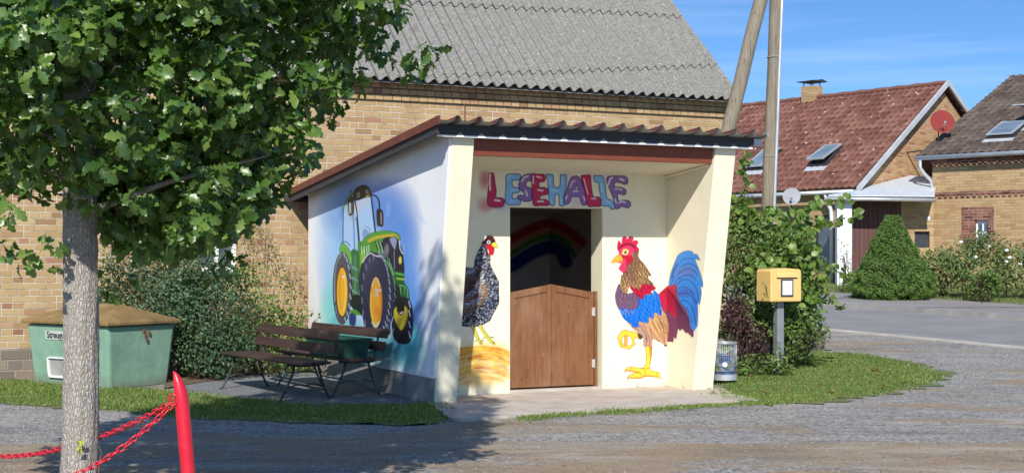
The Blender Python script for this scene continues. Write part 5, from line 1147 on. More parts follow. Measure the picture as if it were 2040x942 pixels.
# local x: along the long side away to the left-back, local y: toward ... (left-handed side gives -y = visible front)
LX, LY = 1.52, 1.0
ly = 1 if unit(math.atan2(.57, -.82)+math.pi/2).dot(Vector((.54, .84, 0))) > 0 else -1
def gb(x, y, z): return (x, ly*y, z)
mb = MB(); tp_, bt_ = 0, .065
top = [(0, 0), (LX, 0), (LX, LY), (0, LY)]; bo = [(bt_, bt_), (LX-bt_, bt_), (LX-bt_, LY-bt_), (bt_, LY-bt_)]
mb.add([gb(x, y, -.02) for x, y in bo]+[gb(x, y, .735) for x, y in top], [(0, 1, 2, 3), (4, 5, 6, 7), (0, 1, 5, 4), (1, 2, 6, 5), (2, 3, 7, 6), (3, 0, 4, 7)])
t = NT('green_grp'); v = t.co(); c = t.ramp(t.noise(v, 3, 5, .65), [(.3, (.15, .27, .195, 1)), (.55, (.205, .345, .25, 1)), (.8, (.27, .41, .31, 1))]); c = t.mix(t.mr(t.noise(t.co((2, 2, .5)), 5, 5, .7), .55, .75, 0, .45), c, (.24, .26, .19, 1)); sp = t.n('SeparateXYZ', {0: v}).outputs[2]; c = t.mix(t.mr(t.ma('ADD', sp, t.ma('MULTIPLY', t.noise(v, 8, 4), .2)), .14, .26, .55, 0), c, (.13, .13, .09, 1))
M['gbin'] = t.bsdf(c, .6, t.noise(v, 12, 5), .01, .5, .35)
mb.build('body', M['gbin'], GB, bevel=.035)
mb = MB(); o_ = .05; lo = [(-o_, -o_), (LX+o_, -o_), (LX+o_, LY+o_), (-o_, LY+o_)]; rz_ = [(.42, LY/2), (LX-.42, LY/2)]
mb.add([gb(x, y, .742) for x, y in lo]+[gb(x, y, .785) for x, y in lo]+[gb(x, y, .975) for x, y in rz_], [(3, 2, 1, 0), (0, 1, 5, 4), (1, 2, 6, 5), (2, 3, 7, 6), (3, 0, 4, 7), (4, 5, 9, 8), (6, 7, 8, 9), (5, 6, 9), (7, 4, 8)])
mb.build('lid', noisy('brown_weathered_lid', [(.3, (.13, .088, .035, 1)), (.55, (.23, .15, .058, 1)), (.8, (.33, .235, .10, 1))], 3, .75, .6, 25), GB, bevel=.012)
fy = lambda z: bt_*(1-z/.735)
mb = MB()
# opening chute on the long side
def gx(px): # photo column at long face -> local x
    dd = unit(math.atan2(.57, -.82)); k = (px-CX)/F; return (-4.65-k*15.72)/(k*dd.y-dd.x)
x0_, x1_ = gx(150), gx(92)
for (a, b, c_, d) in ((x0_, x1_, .10, .125), (x0_, x1_, .33, .345)): mb.add([gb(a, fy(c_)-.03, c_), gb(b, fy(c_)-.03, c_), gb(b, fy(d)-.03, d), gb(a, fy(d)-.03, d), gb(a, fy(c_)+.01, c_), gb(b, fy(c_)+.01, c_), gb(b, fy(d)+.01, d), gb(a, fy(d)+.01, d)], [(0, 1, 2, 3), (4, 5, 6, 7), (0, 1, 5, 4), (1, 2, 6, 5), (2, 3, 7, 6), (3, 0, 4, 7)])
for a in (x0_, x1_-.02): mb.add([gb(a, fy(.1)-.03, .1), gb(a+.02, fy(.1)-.03, .1), gb(a+.02, fy(.345)-.03, .345), gb(a, fy(.345)-.03, .345), gb(a, fy(.1)+.01, .1), gb(a+.02, fy(.1)+.01, .1), gb(a+.02, fy(.345)+.01, .345), gb(a, fy(.345)+.01, .345)], [(0, 1, 2, 3), (4, 5, 6, 7), (0, 1, 5, 4), (1, 2, 6, 5), (2, 3, 7, 6), (3, 0, 4, 7)])
ch = mb.build('hatch_frame', M['white'], GB)
mb = MB(); mb.add([gb(x0_+.02, fy(.13)-.006, .13), gb(x1_-.02, fy(.13)-.006, .13), gb(x1_-.02, fy(.33)-.006, .33), gb(x0_+.02, fy(.33)-.006, .33)], [(0, 1, 2, 3)]); mb.build('hatch_flap', M['kerb'], ch)
def text_mesh(name, body, size, m, parent, mat4, ext=.001, bold=0):
    cu = bpy.data.curves.new(name, 'FONT'); cu.body = body; cu.size = size; cu.extrude = ext; cu.offset = bold; o = bpy.data.objects.new(name, cu)
    dg = bpy.context.evaluated_depsgraph_get(); me = bpy.data.meshes.new_from_object(o.evaluated_get(dg)) if False else None
    COL.objects.link(o); bpy.context.view_layer.update(); dg = bpy.context.evaluated_depsgraph_get(); me = bpy.data.meshes.new_from_object(o.evaluated_get(dg)); bpy.data.objects.remove(o); me.transform(mat4); me.materials.clear(); me.materials.append(m)
    r = bpy.data.objects.new(name, me); COL.objects.link(r); r.parent = parent; return r
xa_, xb_ = gx(90), gx(90)-.55
z0s, z1s = .555, .66
mb = MB(); y_a, y_b = fy(z0s)-.009, fy(z1s)-.009
mb.add([gb(xa_, y_a, z0s), gb(xb_, y_a, z0s), gb(xb_, y_b, z1s), gb(xa_, y_b, z1s), gb(xa_, y_a+.004, z0s), gb(xb_, y_a+.004, z0s), gb(xb_, y_b+.004, z1s), gb(xa_, y_b+.004, z1s)], [(0, 1, 2, 3), (4, 5, 6, 7), (0, 1, 5, 4), (1, 2, 6, 5), (2, 3, 7, 6), (3, 0, 4, 7)])
sg = mb.build('sign', noisy('dull_sign', two((.34, .38, .34, 1), (.50, .53, .49, 1)), 6, .6), GB)
bl_ = noisy('black_print', two((.02, .02, .02, 1), (.03, .03, .03, 1)), 5, .6)
yy_ = ly*(fy(.6)-.013)
text_mesh('sign_lettering', 'Streugut', .108, bl_, sg, Matrix(((-1, 0, 0, xa_-.03), (0, 0, 1 if ly < 0 else -1, yy_), (0, 1, 0, z0s+.022), (0, 0, 0, 1))), .001, .002)
mb = MB()
for dx_, dz_ in ((0, 0), (.01, -.05), (.03, .02), (-.01, .05)): mb.box(-.012-.004, -.002, ly*(LY*.52+dx_*2), ly*(LY*.52+dx_*2+.028), .60+dz_, .64+dz_)
mb.build('rusty_latch', noisy('rusty_iron', two((.12, .045, .025, 1), (.25, .10, .06, 1)), 20), GB)

# --- shrubs by the wall
shrub('shrub', 'dense dark blue-green shrub between the grit bin and the brick wall', 'shrub', (-4.25, 17.15, .05), [(-.35, 0, .95, .85, .42, .78), (.45, -.25, .75, .62, .45, .80), (.15, .1, 1.2, .6, .4, .5), (.75, -.3, .35, .35, .35, .4)], 15000, .042, T_OVAL, M['bluegreen'], 26, -.3, .4, 2.4, 3)
shrub('shrub', 'thin green and reddish shrub against the bricks behind the benches', 'shrub', (-3.15, 17.55, .05), [(-.1, 0, .75, .5, .28, .65), (.45, .1, .45, .42, .25, .4), (-.3, -.1, 1.1, .3, .2, .4), (.1, -.3, .25, .7, .3, .25)], 2900, .05, T_OVAL, M['midgreen'], 22, .0, .3, 2.6, 4, .007)
shrub('climber', 'wispy climbing twigs on the bricks right of the house window', 'plant', (-3.45, 18.22, .05), [(.0, 0, 1.75, .38, .08, .5), (.35, .05, 1.35, .35, .08, .4)], 520, .045, T_SLIM, M['redleaf'], 8, .0, .2, 2.6, 14, .004)

# --- benches
def bench(label, loc, rz, L, iron):
    b = thing('park_bench', label, 'bench', loc, rz, 'wooden benches by the painted side wall')
    for k in range(4): MB().box(0, L, .005+k*.108, .098+k*.108, .400, .425).build('seat_slat', M['benchwood'], b, bevel=.004)
    T = Matrix.Translation((0, .45, .50)) @ Matrix.Rotation(R(-14), 4, 'X')
    for z0 in (0.0, .145): MB().box(0, L, -.012, .014, z0, z0+.105, T).build('back_board', M['benchwood'], b, bevel=.004)
    for x in (.24, L-.24):
        mb = MB(); r = .013
        mb.tube([(x, .46, .385), (x, .30, .375), (x, .12, .38), (x, .02, .39)], .014, 6)
        mb.tube([(x, .10, .385), (x, .085, .30), (x, .04, .20), (x, -.01, .10), (x, -.05, .03), (x, -.085, .0)], [.017, .015, .013, .013, .013, .016], 6)
        mb.tube([(x, .38, .38), (x, .405, .28), (x, .44, .16), (x, .49, .05), (x, .53, .0)], [.016, .014, .013, .013, .016], 6)
        mb.tube([(x, .015, .145), (x, .12, .175), (x, .23, .165), (x, .33, .18), (x, .445, .15)], .009, 6)
        mb.tube([(x, .43, .385), (x, .47, .42), (x, .455, .47), (x, .485, .52), (x, .50, .62), (x, .52, .74)], [.015, .013, .014, .012, .012, .010], 6)
        mb.tube([(x, .455, .47), (x, .42, .485), (x, .425, .515)], .007, 5)
        mb.build('leg_frame', M[iron], b, smooth=True)
    return b
BA = math.atan2(-.835, .55)
bench('dark brown wooden bench with iron legs, nearest of the two to the oak', (-3.45, 16.08, .0), BA, 2.14, 'iron')
b2 = bench('dark brown wooden bench close to the tractor painting, carrying a green trough', (-2.86, 16.42, .0), BA, 1.95, 'irong')
pt_ = Vector((-2.86, 16.42, .426)); ub, vb = unit(BA), unit(BA+math.pi/2)
pl = thing('planter_trough', 'dark green plastic trough standing on the bench by the tractor painting', 'trough', pt_+ub*.75+vb*.06, BA)
mb = MB(); mb.add([(.05, .04, 0), (.97, .04, 0), (.97, .29, 0), (.05, .29, 0), (0, 0, .20), (1.02, 0, .20), (1.02, .33, .20), (0, .33, .20)], [(0, 1, 2, 3), (0, 1, 5, 4), (1, 2, 6, 5), (2, 3, 7, 6), (3, 0, 4, 7)])
mb.add([(.02, .02, .20), (1.0, .02, .20), (1.0, .31, .20), (.02, .31, .20), (.06, .05, .02), (.96, .05, .02), (.96, .28, .02), (.06, .28, .02)], [(0, 1, 5, 4), (1, 2, 6, 5), (2, 3, 7, 6), (3, 0, 4, 7), (4, 5, 6, 7)]); mb.build('tub', M['greenbox'], pl)
mb = MB(); mb.box(-.015, 1.035, -.015, .012, .19, .212); mb.box(-.015, 1.035, .318, .345, .19, .212); mb.box(-.015, .012, .0121, .3179, .19, .212); mb.box(1.008, 1.035, .0121, .3179, .19, .212); mb.build('rim', M['greenbox'], pl, bevel=.004)
MB().box(.03, .99, .03, .30, .14, .165).build('earth', M['soil'], pl)

# --- wire litter bin
lb = G(1441, 766); LBN = thing('litter_bin', 'round wire litter basket beside the right pillar of the shelter', 'bin', (lb.x+.03, lb.y+.1, lb.z))
wm_ = M['zinc']; mb = MB(); rB = .145
mb.lathe([(rB-.012, .055), (rB+.004, .055), (rB+.004, .125), (rB-.002, .125), (rB-.006, .07), (0.001, .07)], seg=32); mb.build('base', wm_, LBN, autosm=True)
mb = MB()
for k in range(40):
    a = 2*math.pi*k/40; mb.tube([((rB)*math.cos(a), (rB)*math.sin(a), .12), (rB*math.cos(a), rB*math.sin(a), .50)], .0022, 4)
for z0 in (.17, .23, .36, .495, .505): mb.tube([((rB+.002)*math.cos(a), (rB+.002)*math.sin(a), z0) for a in np.linspace(0, 2*math.pi, 33)[:-1]], .0028 if z0 < .49 else .005, 5, closed=True)
mb.build('wire_cage', wm_, LBN, smooth=True)
t = NT('litter'); v = t.co(); vo = t.n('TexVoronoi', {'Vector': v, 'Scale': 16.0}); rv = t.n('SeparateColor', {0: vo.outputs['Color']}).outputs[0]
ml = t.bsdf(t.ramp(rv, [(0, (.05, .10, .24, 1)), (.2, (.18, .22, .30, 1)), (.4, (.30, .32, .34, 1)), (.55, (.16, .18, .08, 1)), (.7, (.06, .07, .08, 1)), (.9, (.12, .17, .07, 1))], 'CONSTANT'), .35, vo.outputs['Distance'], .02, 1)
mb = MB(); mb.lathe([(0.001, .075), (rB-.02, .08), (rB-.012, .2), (rB-.018, .3), (rB-.012, .43), (rB-.03, .45), (.001, .42)], seg=28); mb.build('rubbish', ml, LBN, autosm=True)
mb = MB(); mb.lathe([(.001, 0), (.030, 0), (.030, .008), (.001, .008)], (0, 0, 0), 16, Matrix.Translation((-.02, -rB-.004, .245)) @ Matrix.Rotation(R(90), 4, 'X')); mb.build('badge', M['white'], LBN)
mb = MB(); mb.box(-.135, -.075, rB-.03, rB+.035, -.05, .66); mb.build('support_post', M['zincdull'], LBN, bevel=.004)

# --- letter box
lm = G(1551, 746); LM = thing('letter_box', 'yellow letterbox on a grey square post in front of the bushes', 'letterbox', lm, R(26))
MB().box(-.052, .052, -.05, .05, -.05, .93).build('post', noisy('galvanised_post', two((.20, .215, .225, 1), (.30, .315, .325, 1)), 5, .5, .2, 30, metal=.3), LM, bevel=.01)
yel = noisy('yellow_paint', [(.3, (.68, .44, .14, 1)), (.6, (.74, .50, .18, 1)), (.8, (.70, .52, .25, 1))], 3, .5, .15, 25)
zb, bw, bd, bh_ = .935, .24, .31, .40
ds = Vector((0, 0, 0)); mb = MB()
prof2 = [(-bw, zb), (bw, zb), (bw, zb+bh_-.01), (bw-.02, zb+bh_+.010), (0.0, zb+bh_+.026), (-bw+.02, zb+bh_+.010), (-bw, zb+bh_-.01)]
mb.prism(prof2, 'y', -.16, bd-.16); mb.build('box', yel, LM, bevel=.022)
mb = MB(); mb.prism([(-.161-.002, zb+.305), (-.161-.022, zb+.308), (-.161-.012, zb+.365), (-.161-.001, zb+.372)], 'x', -.15, .165); mb.build('slot_flap', yel, LM, bevel=.003); MB().box(-.15, .165, -.168, -.1605, zb+.294, zb+.304).build('letter_slot', M['darkmetal'], LM)
fr = MB(); fx0, fx1, fz0, fz1 = -.085, .105, zb+.065, zb+.285; MB().box(fx0, fx1, -.168, -.1605, fz0, fz1).build('notice_frame', M['darkmetal'], LM)
t = NT('notice_paper'); v = t.co(); sp = t.n('SeparateXYZ', {0: v}).outputs
lines = t.ma('MULTIPLY', t.mr(t.ma('FRACT', t.ma('MULTIPLY', sp[2], 48.0)), .55, .62), t.mr(t.noise(t.co((60, 1, 8)), 3, 2), .45, .55))
M['paper'] = t.bsdf(t.mix(t.ma('MULTIPLY', lines, .35), (.68, .73, .82, 1), (.25, .27, .32, 1)), .35)
pp = MB().box(fx0+.019, fx1-.019, -.171, -.1685, fz0+.022, fz1-.019).build('notice', M['paper'], LM)

# --- bushes right of the shelter
b0 = G(1540, 740)
sh1 = shrub('bush', 'tall tangled green bush between the shelter and the yellow letterbox', 'bush', (3.35, 18.1, .07), [(-.2, 0, .95, .52, .5, .80), (.35, .1, .9, .42, .5, .8), (-.2, .1, 1.6, .42, .4, .50), (.35, .1, 1.5, .38, .4, .42), (.50, -.1, .45, .30, .3, .35), (-.28, .1, 2.05, .13, .12, .35), (.1, -.4, .4, .32, .2, .35)], 11500, .052, T_OVAL, M['midgreen'], 40, .02, .3, 2.8, 7)
sh2 = shrub('bush', 'hazel twigs with large round bright leaves overtopping the bush behind the letterbox', 'bush', (3.9, 18.6, .08), [(-.25, 0, 1.85, .42, .35, .30), (-.05, 0, 1.55, .30, .3, .4), (.0, -.3, 1.0, .25, .3, .5), (-.80, -.4, 1.9, .25, .2, .35), (-.35, -.8, 1.2, .5, .1, .5)], 1250, .10, T_ROUND, M['bright'], 20, -.1, .35, 2.0, 8, .009)
# arching twigs reaching out to the right
def twig(label, pts, n, size, tm, m, seed):
    r0 = Vector(pts[0]); root = thing('branch_spray', label, 'branch', r0); mb = MB(); pp = spline([tuple(Vector(p)-r0) for p in pts], False, 6); mb.tube([Vector(p) for p in pp], list(np.linspace(.008, .002, len(pp))), 5); mb.build('stem', M['twig'], root, smooth=True)
    rg_ = np.random.default_rng(seed); i = rg_.integers(len(pp)//3, len(pp), n); pos = pp[i]+rg_.normal(0, .03, (n, 3)); side = np.where(rg_.random(n) < .5, 1, -1)
    ax = np.stack([rg_.normal(.5, .5, n), rg_.normal(0, .5, n), side*.8+rg_.normal(-.3, .4, n)], -1); nn = rg_.normal(0, .5, (n, 3))+np.array([-.1, -.8, .7]); leaves('foliage', pos, ax, nn, size*rg_.uniform(.6, 1.2, n), tm, m, root)
twig('upper leafy branch arching out in front of the brown gate', [P(1560, 470, 18.4), P(1590, 425, 18.2), P(1630, 402, 18.1), P(1690, 397, 18.0)], 34, .11, T_ROUND, M['bright'], 1)
twig('second leafy branch reaching toward the white gate post', [P(1570, 500, 18.4), P(1610, 455, 18.2), P(1660, 440, 18.1), P(1712, 425, 18.0)], 30, .11, T_ROUND, M['bright'], 2)
twig('low leafy branch hanging over the street edge', [P(1580, 560, 18.2), P(1620, 560, 18.0), P(1650, 590, 17.9), P(1678, 622, 17.8)], 30, .085, T_ROUND, M['midgreen'], 3)
twig('leafy branch above the letterbox pointing right', [P(1560, 520, 18.0), P(1610, 515, 17.9), P(1650, 530, 17.8), P(1690, 552, 17.8)], 44, .085, T_ROUND, M['midgreen'], 4)
twig('drooping branch right of the letterbox post', [P(1570, 600, 17.9), P(1595, 620, 17.8), P(1618, 645, 17.7), P(1625, 665, 17.7)], 40, .075, T_OVAL, M['midgreen'], 5)
twig('climbing vine tips beside the shelter roof end', [P(1480, 420, 18.2), P(1485, 370, 18.2), P(1478, 330, 18.2), P(1488, 308, 18.2)], 36, .085, T_ROUND, M['midgreen'], 6)
twig('thin vine trailing over the left side of the letterbox', [P(1512, 520, 17.9), P(1524, 560, 17.35), P(1530, 590, 17.25), P(1545, 612, 17.2)], 34, .045, T_SLIM, M['bright'], 12)
twig('small pale branch in front of the letterbox post', [P(1530, 650, 17.6), P(1540, 660, 17.1), P(1546, 678, 17.0), P(1556, 690, 17.0)], 26, .05, T_SLIM, M['bright'], 9)
shrub('bush', 'dark purple-leaved barberry bush beside the litter basket', 'bush', (3.0, 17.45, .06), [(-.14, 0, .75, .22, .22, .26), (.05, .05, .38, .24, .22, .28)], 2200, .035, T_OVAL, M['purple'], 16, -.25, .3, 2.6, 9, .006)
shrub('ground_plant', 'low green leafy plants at the foot of the barberry bush', 'plant', (3.15, 17.15, .05), [(-.15, 0, .12, .25, .15, .16), (.2, .05, .14, .22, .15, .15)], 700, .05, T_OVAL, M['midgreen'], 8, -.3, .2, 2.6, 19, .004)

# --- wooden telegraph poles
def pole(label, x0, y0, x1, y1, Y0, Y1, r0, r1, extra=False):
    a = P(x0, y0, Y0); b = P(x1, y1, Y1); dd = (b-a).normalized(); base = a-dd*((a.z+.3)/dd.z); tp = a+dd*((8.6-a.z)/dd.z)
    pz = thing('utility_pole', label, 'pole', (base.x, base.y, 0)); mb = MB(); L = tp-base; n_ = 14
    rg_ = random.Random(int(x0)); mb.tube([base-Vector((base.x, base.y, 0))+L*(i/n_)+Vector((rg_.uniform(-.006, .006), rg_.uniform(-.006, .006), 0)) for i in range(n_+1)], [r0+(r1-r0)*i/n_ for i in range(n_+1)], 18); mb.build('pole_shaft', M['pole'], pz, smooth=True)
    if extra:
        off = Vector((r0*.85, -r0*.65, 0)); mb = MB(); st = base-Vector((base.x, base.y, 0))
        mb.tube([st+L*t_+off*(1-.12*t_) for t_ in (.0, .3, .6, .80)], .026, 10); mb.build('cable_conduit', M['zinc'], pz, smooth=True)
        mb = MB(); mb.tube([st+L*t_+off*(1-.12*t_)+Vector((0, 0, 0)) for t_ in (.80, .9, .99)], .012, 8); mb.build('cable', M['darkmetal'], pz, smooth=True)
        for t_ in (.2, .38, .55, .7):
            mb = MB(); c_ = st+L*t_; mb.tube([c_+Vector(((r0*1.04)*math.cos(a), (r0*1.04)*math.sin(a), 0)) for a in np.linspace(0, 2*math.pi, 19)[:-1]], .006, 4, closed=True); mb.build('strap', M['zinc'], pz)
pole('weathered wooden strut pole leaning to the right behind the shelter', 1450, 262, 1515, 0, 20.45, 20.6, .112, .098)
pole('upright weathered wooden pole with a grey cable conduit on its side', 1531, 385, 1546, 0, 20.9, 20.9, .102, .088, True)

# ------------------------------------------------------------ houses across the street
def roofmesh(o, ex, sx, m, parent, rows, cols, name, lift=.02):
    """o: origin corner (eave), ex: vector along eave, sx: vector up slope. tiles as stepped, waved grid"""
    o, ex, sx = Vector(o), Vector(ex), Vector(sx); nrm_ = ex.cross(sx).normalized()
    if nrm_.z < 0: nrm_ = -nrm_
    ncol = cols*6; V = []; UV = []; rws = []
    for r in range(rows):
        for (fr_, hh) in ((0.0, .058), (.05, .062), (.98, .004)):
            for c in range(ncol+1):
                ph = (c/6) % 1.0; wv = .016*math.cos(2*math.pi*ph)+(.006 if ph < .17 else 0)
                V.append(tuple(o+ex*(c/ncol)+sx*((r+fr_)/rows)+nrm_*(hh+wv+lift))); UV.append((c/6+.001, r+fr_*.98+.01))
    n1 = ncol+1; flat = []
    for k in range(rows*3-1):
        for c in range(ncol): flat.append((k*n1+c, k*n1+c+1, (k+1)*n1+c+1, (k+1)*n1+c))
    flat = np.array(flat); ob = fast_mesh(name, V, flat.ravel(), np.full(len(flat), 4), m, parent)
    uv = ob.data.uv_layers.new(name='UVMap'); UVa = np.array(UV)[flat.ravel()]
    # keep each face inside one tile for the colour lookup
    UVa = UVa.reshape(-1, 4, 2); cen = UVa.mean(1, keepdims=True); UVa = np.floor(cen)+.5+0*UVa; uv.data.foreach_set('uv', UVa.ravel().astype(np.float32)); return ob

# the red-roofed house; local x along the eave from near corner to the left-back (dir vv), local y up the gable (dir ww)
vv = Vector((-.64, .768, 0)).normalized(); ww = Vector((.768, .64, 0))
RC = Vector((9.64, 38.0, 0)); rz_ = math.atan2(ww.y, ww.x)   # local x = ww, local y = vv
RH = thing('tiled_house', 'ochre brick house with weathered red tiled roof and red dish on the gable', 'house', RC, rz_)
gW, Lh, Ze, Za = 8.12, 7.7, 3.66, 6.66; gz = .5
mb = MB(); mb.prism([(.0, gz), (gW, gz), (gW, Ze-.1), (gW/2, Za-.08), (.0, Ze-.1)], 'y', 0, .3); mb.prism([(.0, gz), (gW, gz), (gW, Ze-.1), (gW/2, Za-.08), (.0, Ze-.1)], 'y', Lh-.3, Lh); mb.build('gable_wall', M['brick_gable'], RH)
def rh_y(px): k = (px-CX)/F; return (9.64-k*38.0)/(k*vv.y-vv.x)
def rhz(y, px): Yd = 38+vv.y*rh_y(px); return H-(y-HY)/F*Yd
w1a, w1b = rh_y(1650), rh_y(1622)
mb = MB(); mb.prism([(0, 0), (1, 1), (1, 0)], 'x', 0, .001); mb = MB()
# front wall facing -x local, with a window
for (a, b, c_, d) in ((.301, w1a, gz, Ze-.1), (w1b, Lh-.301, gz, Ze-.1), (w1a+.0005, w1b-.0005, gz, 1.15), (w1a+.0005, w1b-.0005, 2.75, Ze-.1)): mb.box(0, .3, a, b, c_, d)
mb.box(gW-.3, gW, .301, Lh-.301, gz, Ze-.1); mb.build('front_wall', M['brick_far'], RH)
mb = MB()
for (a, b, c_, d) in ((w1a, w1a+.05, 1.15, 2.75), (w1b-.05, w1b, 1.15, 2.75), (w1a+.051, w1b-.051, 1.15, 1.2), (w1a+.051, w1b-.051, 2.70, 2.75)): mb.box(.08, .13, a, b, c_, d)
wf = mb.build('window', M['darkmetal'], RH); MB().box(.10, .105, w1a, w1b, 1.15, 2.75).build('pane', M['glass'], wf)
sl_ = (Za-Ze)/(gW/2)
roofmesh((-.30, -.18, Ze-.30*sl_), (0, Lh+.36, 0), (gW/2+.30, 0, (gW/2+.30)*sl_), M['redtile'], RH, 19, 36, 'roof_front')
roofmesh((gW+.30, -.18, Ze-.30*sl_), (0, Lh+.36, 0), (-gW/2-.30, 0, (gW/2+.30)*sl_), M['redtile'], RH, 19, 36, 'roof_back')
mb = MB(); mb.tube([(gW/2, -.2+i*(Lh+.4)/24, Za+.05+(.012 if i % 2 else 0)) for i in range(25)], [.085 if i % 2 else .075 for i in range(25)], 8); mb.build('ridge_tiles', M['redtile'], RH)
mb = MB()
for sgn, x0 in ((1, -.36), (-1, gW+.36)):
    z0 = Ze-.36*sl_
    xe = gW/2
    mb.prism([(x0, z0-.07), (xe, Za-.03), (xe, Za+.13), (x0, z0+.10)], 'y', -.27, -.20)
mb.build('verge_board', M['whiteboard'], RH)
mb = MB(); mb.tube([(-.38, -.1, Ze-.36*sl_-.02), (-.38, Lh+.1, Ze-.36*sl_-.02)], .06, 8); mb.build('gutter', M['zinc'], RH, smooth=True)
# chimney
cy = 4.75; mb = MB(); mb.box(gW/2-.25, gW/2+.25, cy-.24, cy+.24, Za-.2, Za+.42); chm = mb.build('chimney', M['brick_far'], RH)
mb = MB(); 
for a, b in ((-.18, -.18), (.18, -.18), (.18, .18), (-.18, .18)): mb.box(gW/2+a-.012, gW/2+a+.012, cy+b-.012, cy+b+.012, Za+.42, Za+.56)
mb.prism([(-.36+gW/2, Za+.56), (.36+gW/2, Za+.56), (.36+gW/2, Za+.585), (gW/2+.1, Za+.64), (gW/2, Za+.60), (-.36+gW/2, Za+.58)], 'y', cy-.34, cy+.34); mb.build('chimney_cap', M['darkmetal'], chm)
# skylights: local (y, slope distance)
def sky_on(parent, o, ex, sx, wid, hgt, openang, name='skylight'):
    ex, sx = Vector(ex).normalized(), Vector(sx).normalized(); nn = ex.cross(sx).normalized()
    if nn.z < 0: nn = -nn
    T = Matrix((( ex.x, sx.x, nn.x, o[0]), (ex.y, sx.y, nn.y, o[1]), (ex.z, sx.z, nn.z, o[2]), (0, 0, 0, 1)))
    mb = MB(); b_ = .06
    for (a, b, c_, d) in ((0, wid, 0, b_), (0, wid, hgt-b_, hgt), (0, b_, b_+.001, hgt-b_-.001), (wid-b_, wid, b_+.001, hgt-b_-.001)): mb.box(a, b, c_, d, .02, .13, T)
    k = mb.build(name, M['darkmetal'], parent)
    MB().box(-.05, wid+.05, -.22, -.002, .055, .075, T).build('apron', M['whiteboard'], k)
    T2 = T @ Matrix.Translation((0, hgt*.97, .14)) @ Matrix.Rotation(-openang, 4, 'X') @ Matrix.Translation((0, -hgt*.97, 0))
    mb = MB(); 
    for (a, b, c_, d) in ((0, wid, 0, b_), (0, wid, hgt-b_, hgt), (0, b_, b_+.001, hgt-b_-.001), (wid-b_, wid, b_+.001, hgt-b_-.001)): mb.box(a, b, c_, d, .0, .04, T2)
    mb.build('sash', M['zinc'], k); MB().box(b_, wid-b_, b_, hgt-b_, .012, .022, T2).build('pane', M['skyglass'], k)
    MB().box(b_*.5, wid-b_*.5, b_*.5, hgt-b_*.5, .025, .05, T).build('dark_reveal', M['darkmetal'], k)
def rh_hit(px, py):   # photo point onto the front slope -> local (x,y,z)
    d = Vector(((px-CX)/F, 1, -(py-HY)/F)); o = Vector((0, 0, H)); wx = ww; nn = Vector((-sl_*wx.x, -sl_*wx.y, 1)); p0 = RC+Vector((0, 0, Ze)); t_ = (p0-o).dot(nn)/d.dot(nn); w_ = o+d*t_-RC; return w_.dot(ww), w_.dot(vv), w_.z
SXR = Vector((1, 0, sl_)).normalized()
for (px, py, w_, hh, oa, lb_) in ((1628, 336, .62, 1.02, R(9), 0), (1502, 344, .66, 1.1, R(3), 1)):
    xl_, yl_, zl_ = rh_hit(px+w_*30, py); sky_on(RH, (xl_, yl_, zl_+.02), (0, 1, 0), SXR, w_, hh, oa)
# dishes
def dish(parent, name, c, nrm__, r, m, arm=True):
    n3 = Vector(nrm__).normalized(); q_ = n3.to_track_quat('Z', 'Y').to_matrix().to_4x4(); T = Matrix.Translation(c) @ q_
    mb = MB(); pr = [(r*k/8, .10*r*4*((k/8)**2)*.25*r/.4*.4) for k in range(9)]; pr = [(max(a, .001), b) for a, b in pr]; mb.lathe(pr+[(r+.01, pr[-1][1]+.004), (r, pr[-1][1]-.012), (.001, -.015)], seg=36, T=T); o = mb.build(name, m, parent, autosm=True)
    mb = MB(); c3 = Vector(c); dn = Vector((0, 0, -1)); foc = c3+n3*r*1.05+Vector((0, 0, -r*.35)); mb.tube([c3+Vector((0, 0, -r*.9))+n3*.03, foc], .012, 6); mb.tube([foc, foc-n3*.1], .03, 8)
    for s_ in (-.4, .4): mb.tube([c3+Vector((0, 0, -r*.8))+n3.cross(dn)*r*s_, foc], .006, 4)
    mb.build('feed_arm', M['zinc'], o, smooth=True); return o
vw = (RC-camo.location); 
dl = Vector((-.25, -1.0, .25))
def rlocal(w_): w_ = w_-RC; return Vector((w_.dot(ww), w_.dot(vv), w_.z))
dc = P(1877, 243, 38.6); dloc = rlocal(dc)
def ldir(v_): return Vector((v_.dot(ww), v_.dot(vv), v_.z))
dish(RH, 'satellite_dish', dloc, ldir(Vector((-.05, -1, .22))), .325, M['dishred'])
mb = MB(); mb.tube([dloc+Vector((-.02, .10, -.1)), dloc+Vector((-.02, .12, -.75)), (dloc.x-.02, .02, dloc.z-.80)], .022, 6); mb.build('dish_mast', M['darkmetal'], RH)
d2 = rlocal(P(1577, 391, 38.85)); dish(RH, "satellite_dish", d2, ldir(Vector((-.25, -1, .2))), .24, M['dishgrey'])
mb = MB(); mb.tube([d2+Vector((0, .05, -.1)), d2+Vector((.1, .05, -.5)), (.01, d2.y+.05, d2.z-.5)], .02, 6); mb.build('dish_mast', M['darkmetal'], RH)
dpx = rh_y(1660)
mb = MB(); mb.tube([(-.36, dpx, Ze-.36*sl_-.04), (-.30, dpx, Ze-.5), (-.12, dpx, Ze-.75), (-.08, dpx, Ze-.95), (-.08, dpx, gz)], .055, 8); mb.build('downpipe', M['white'], RH, smooth=True)

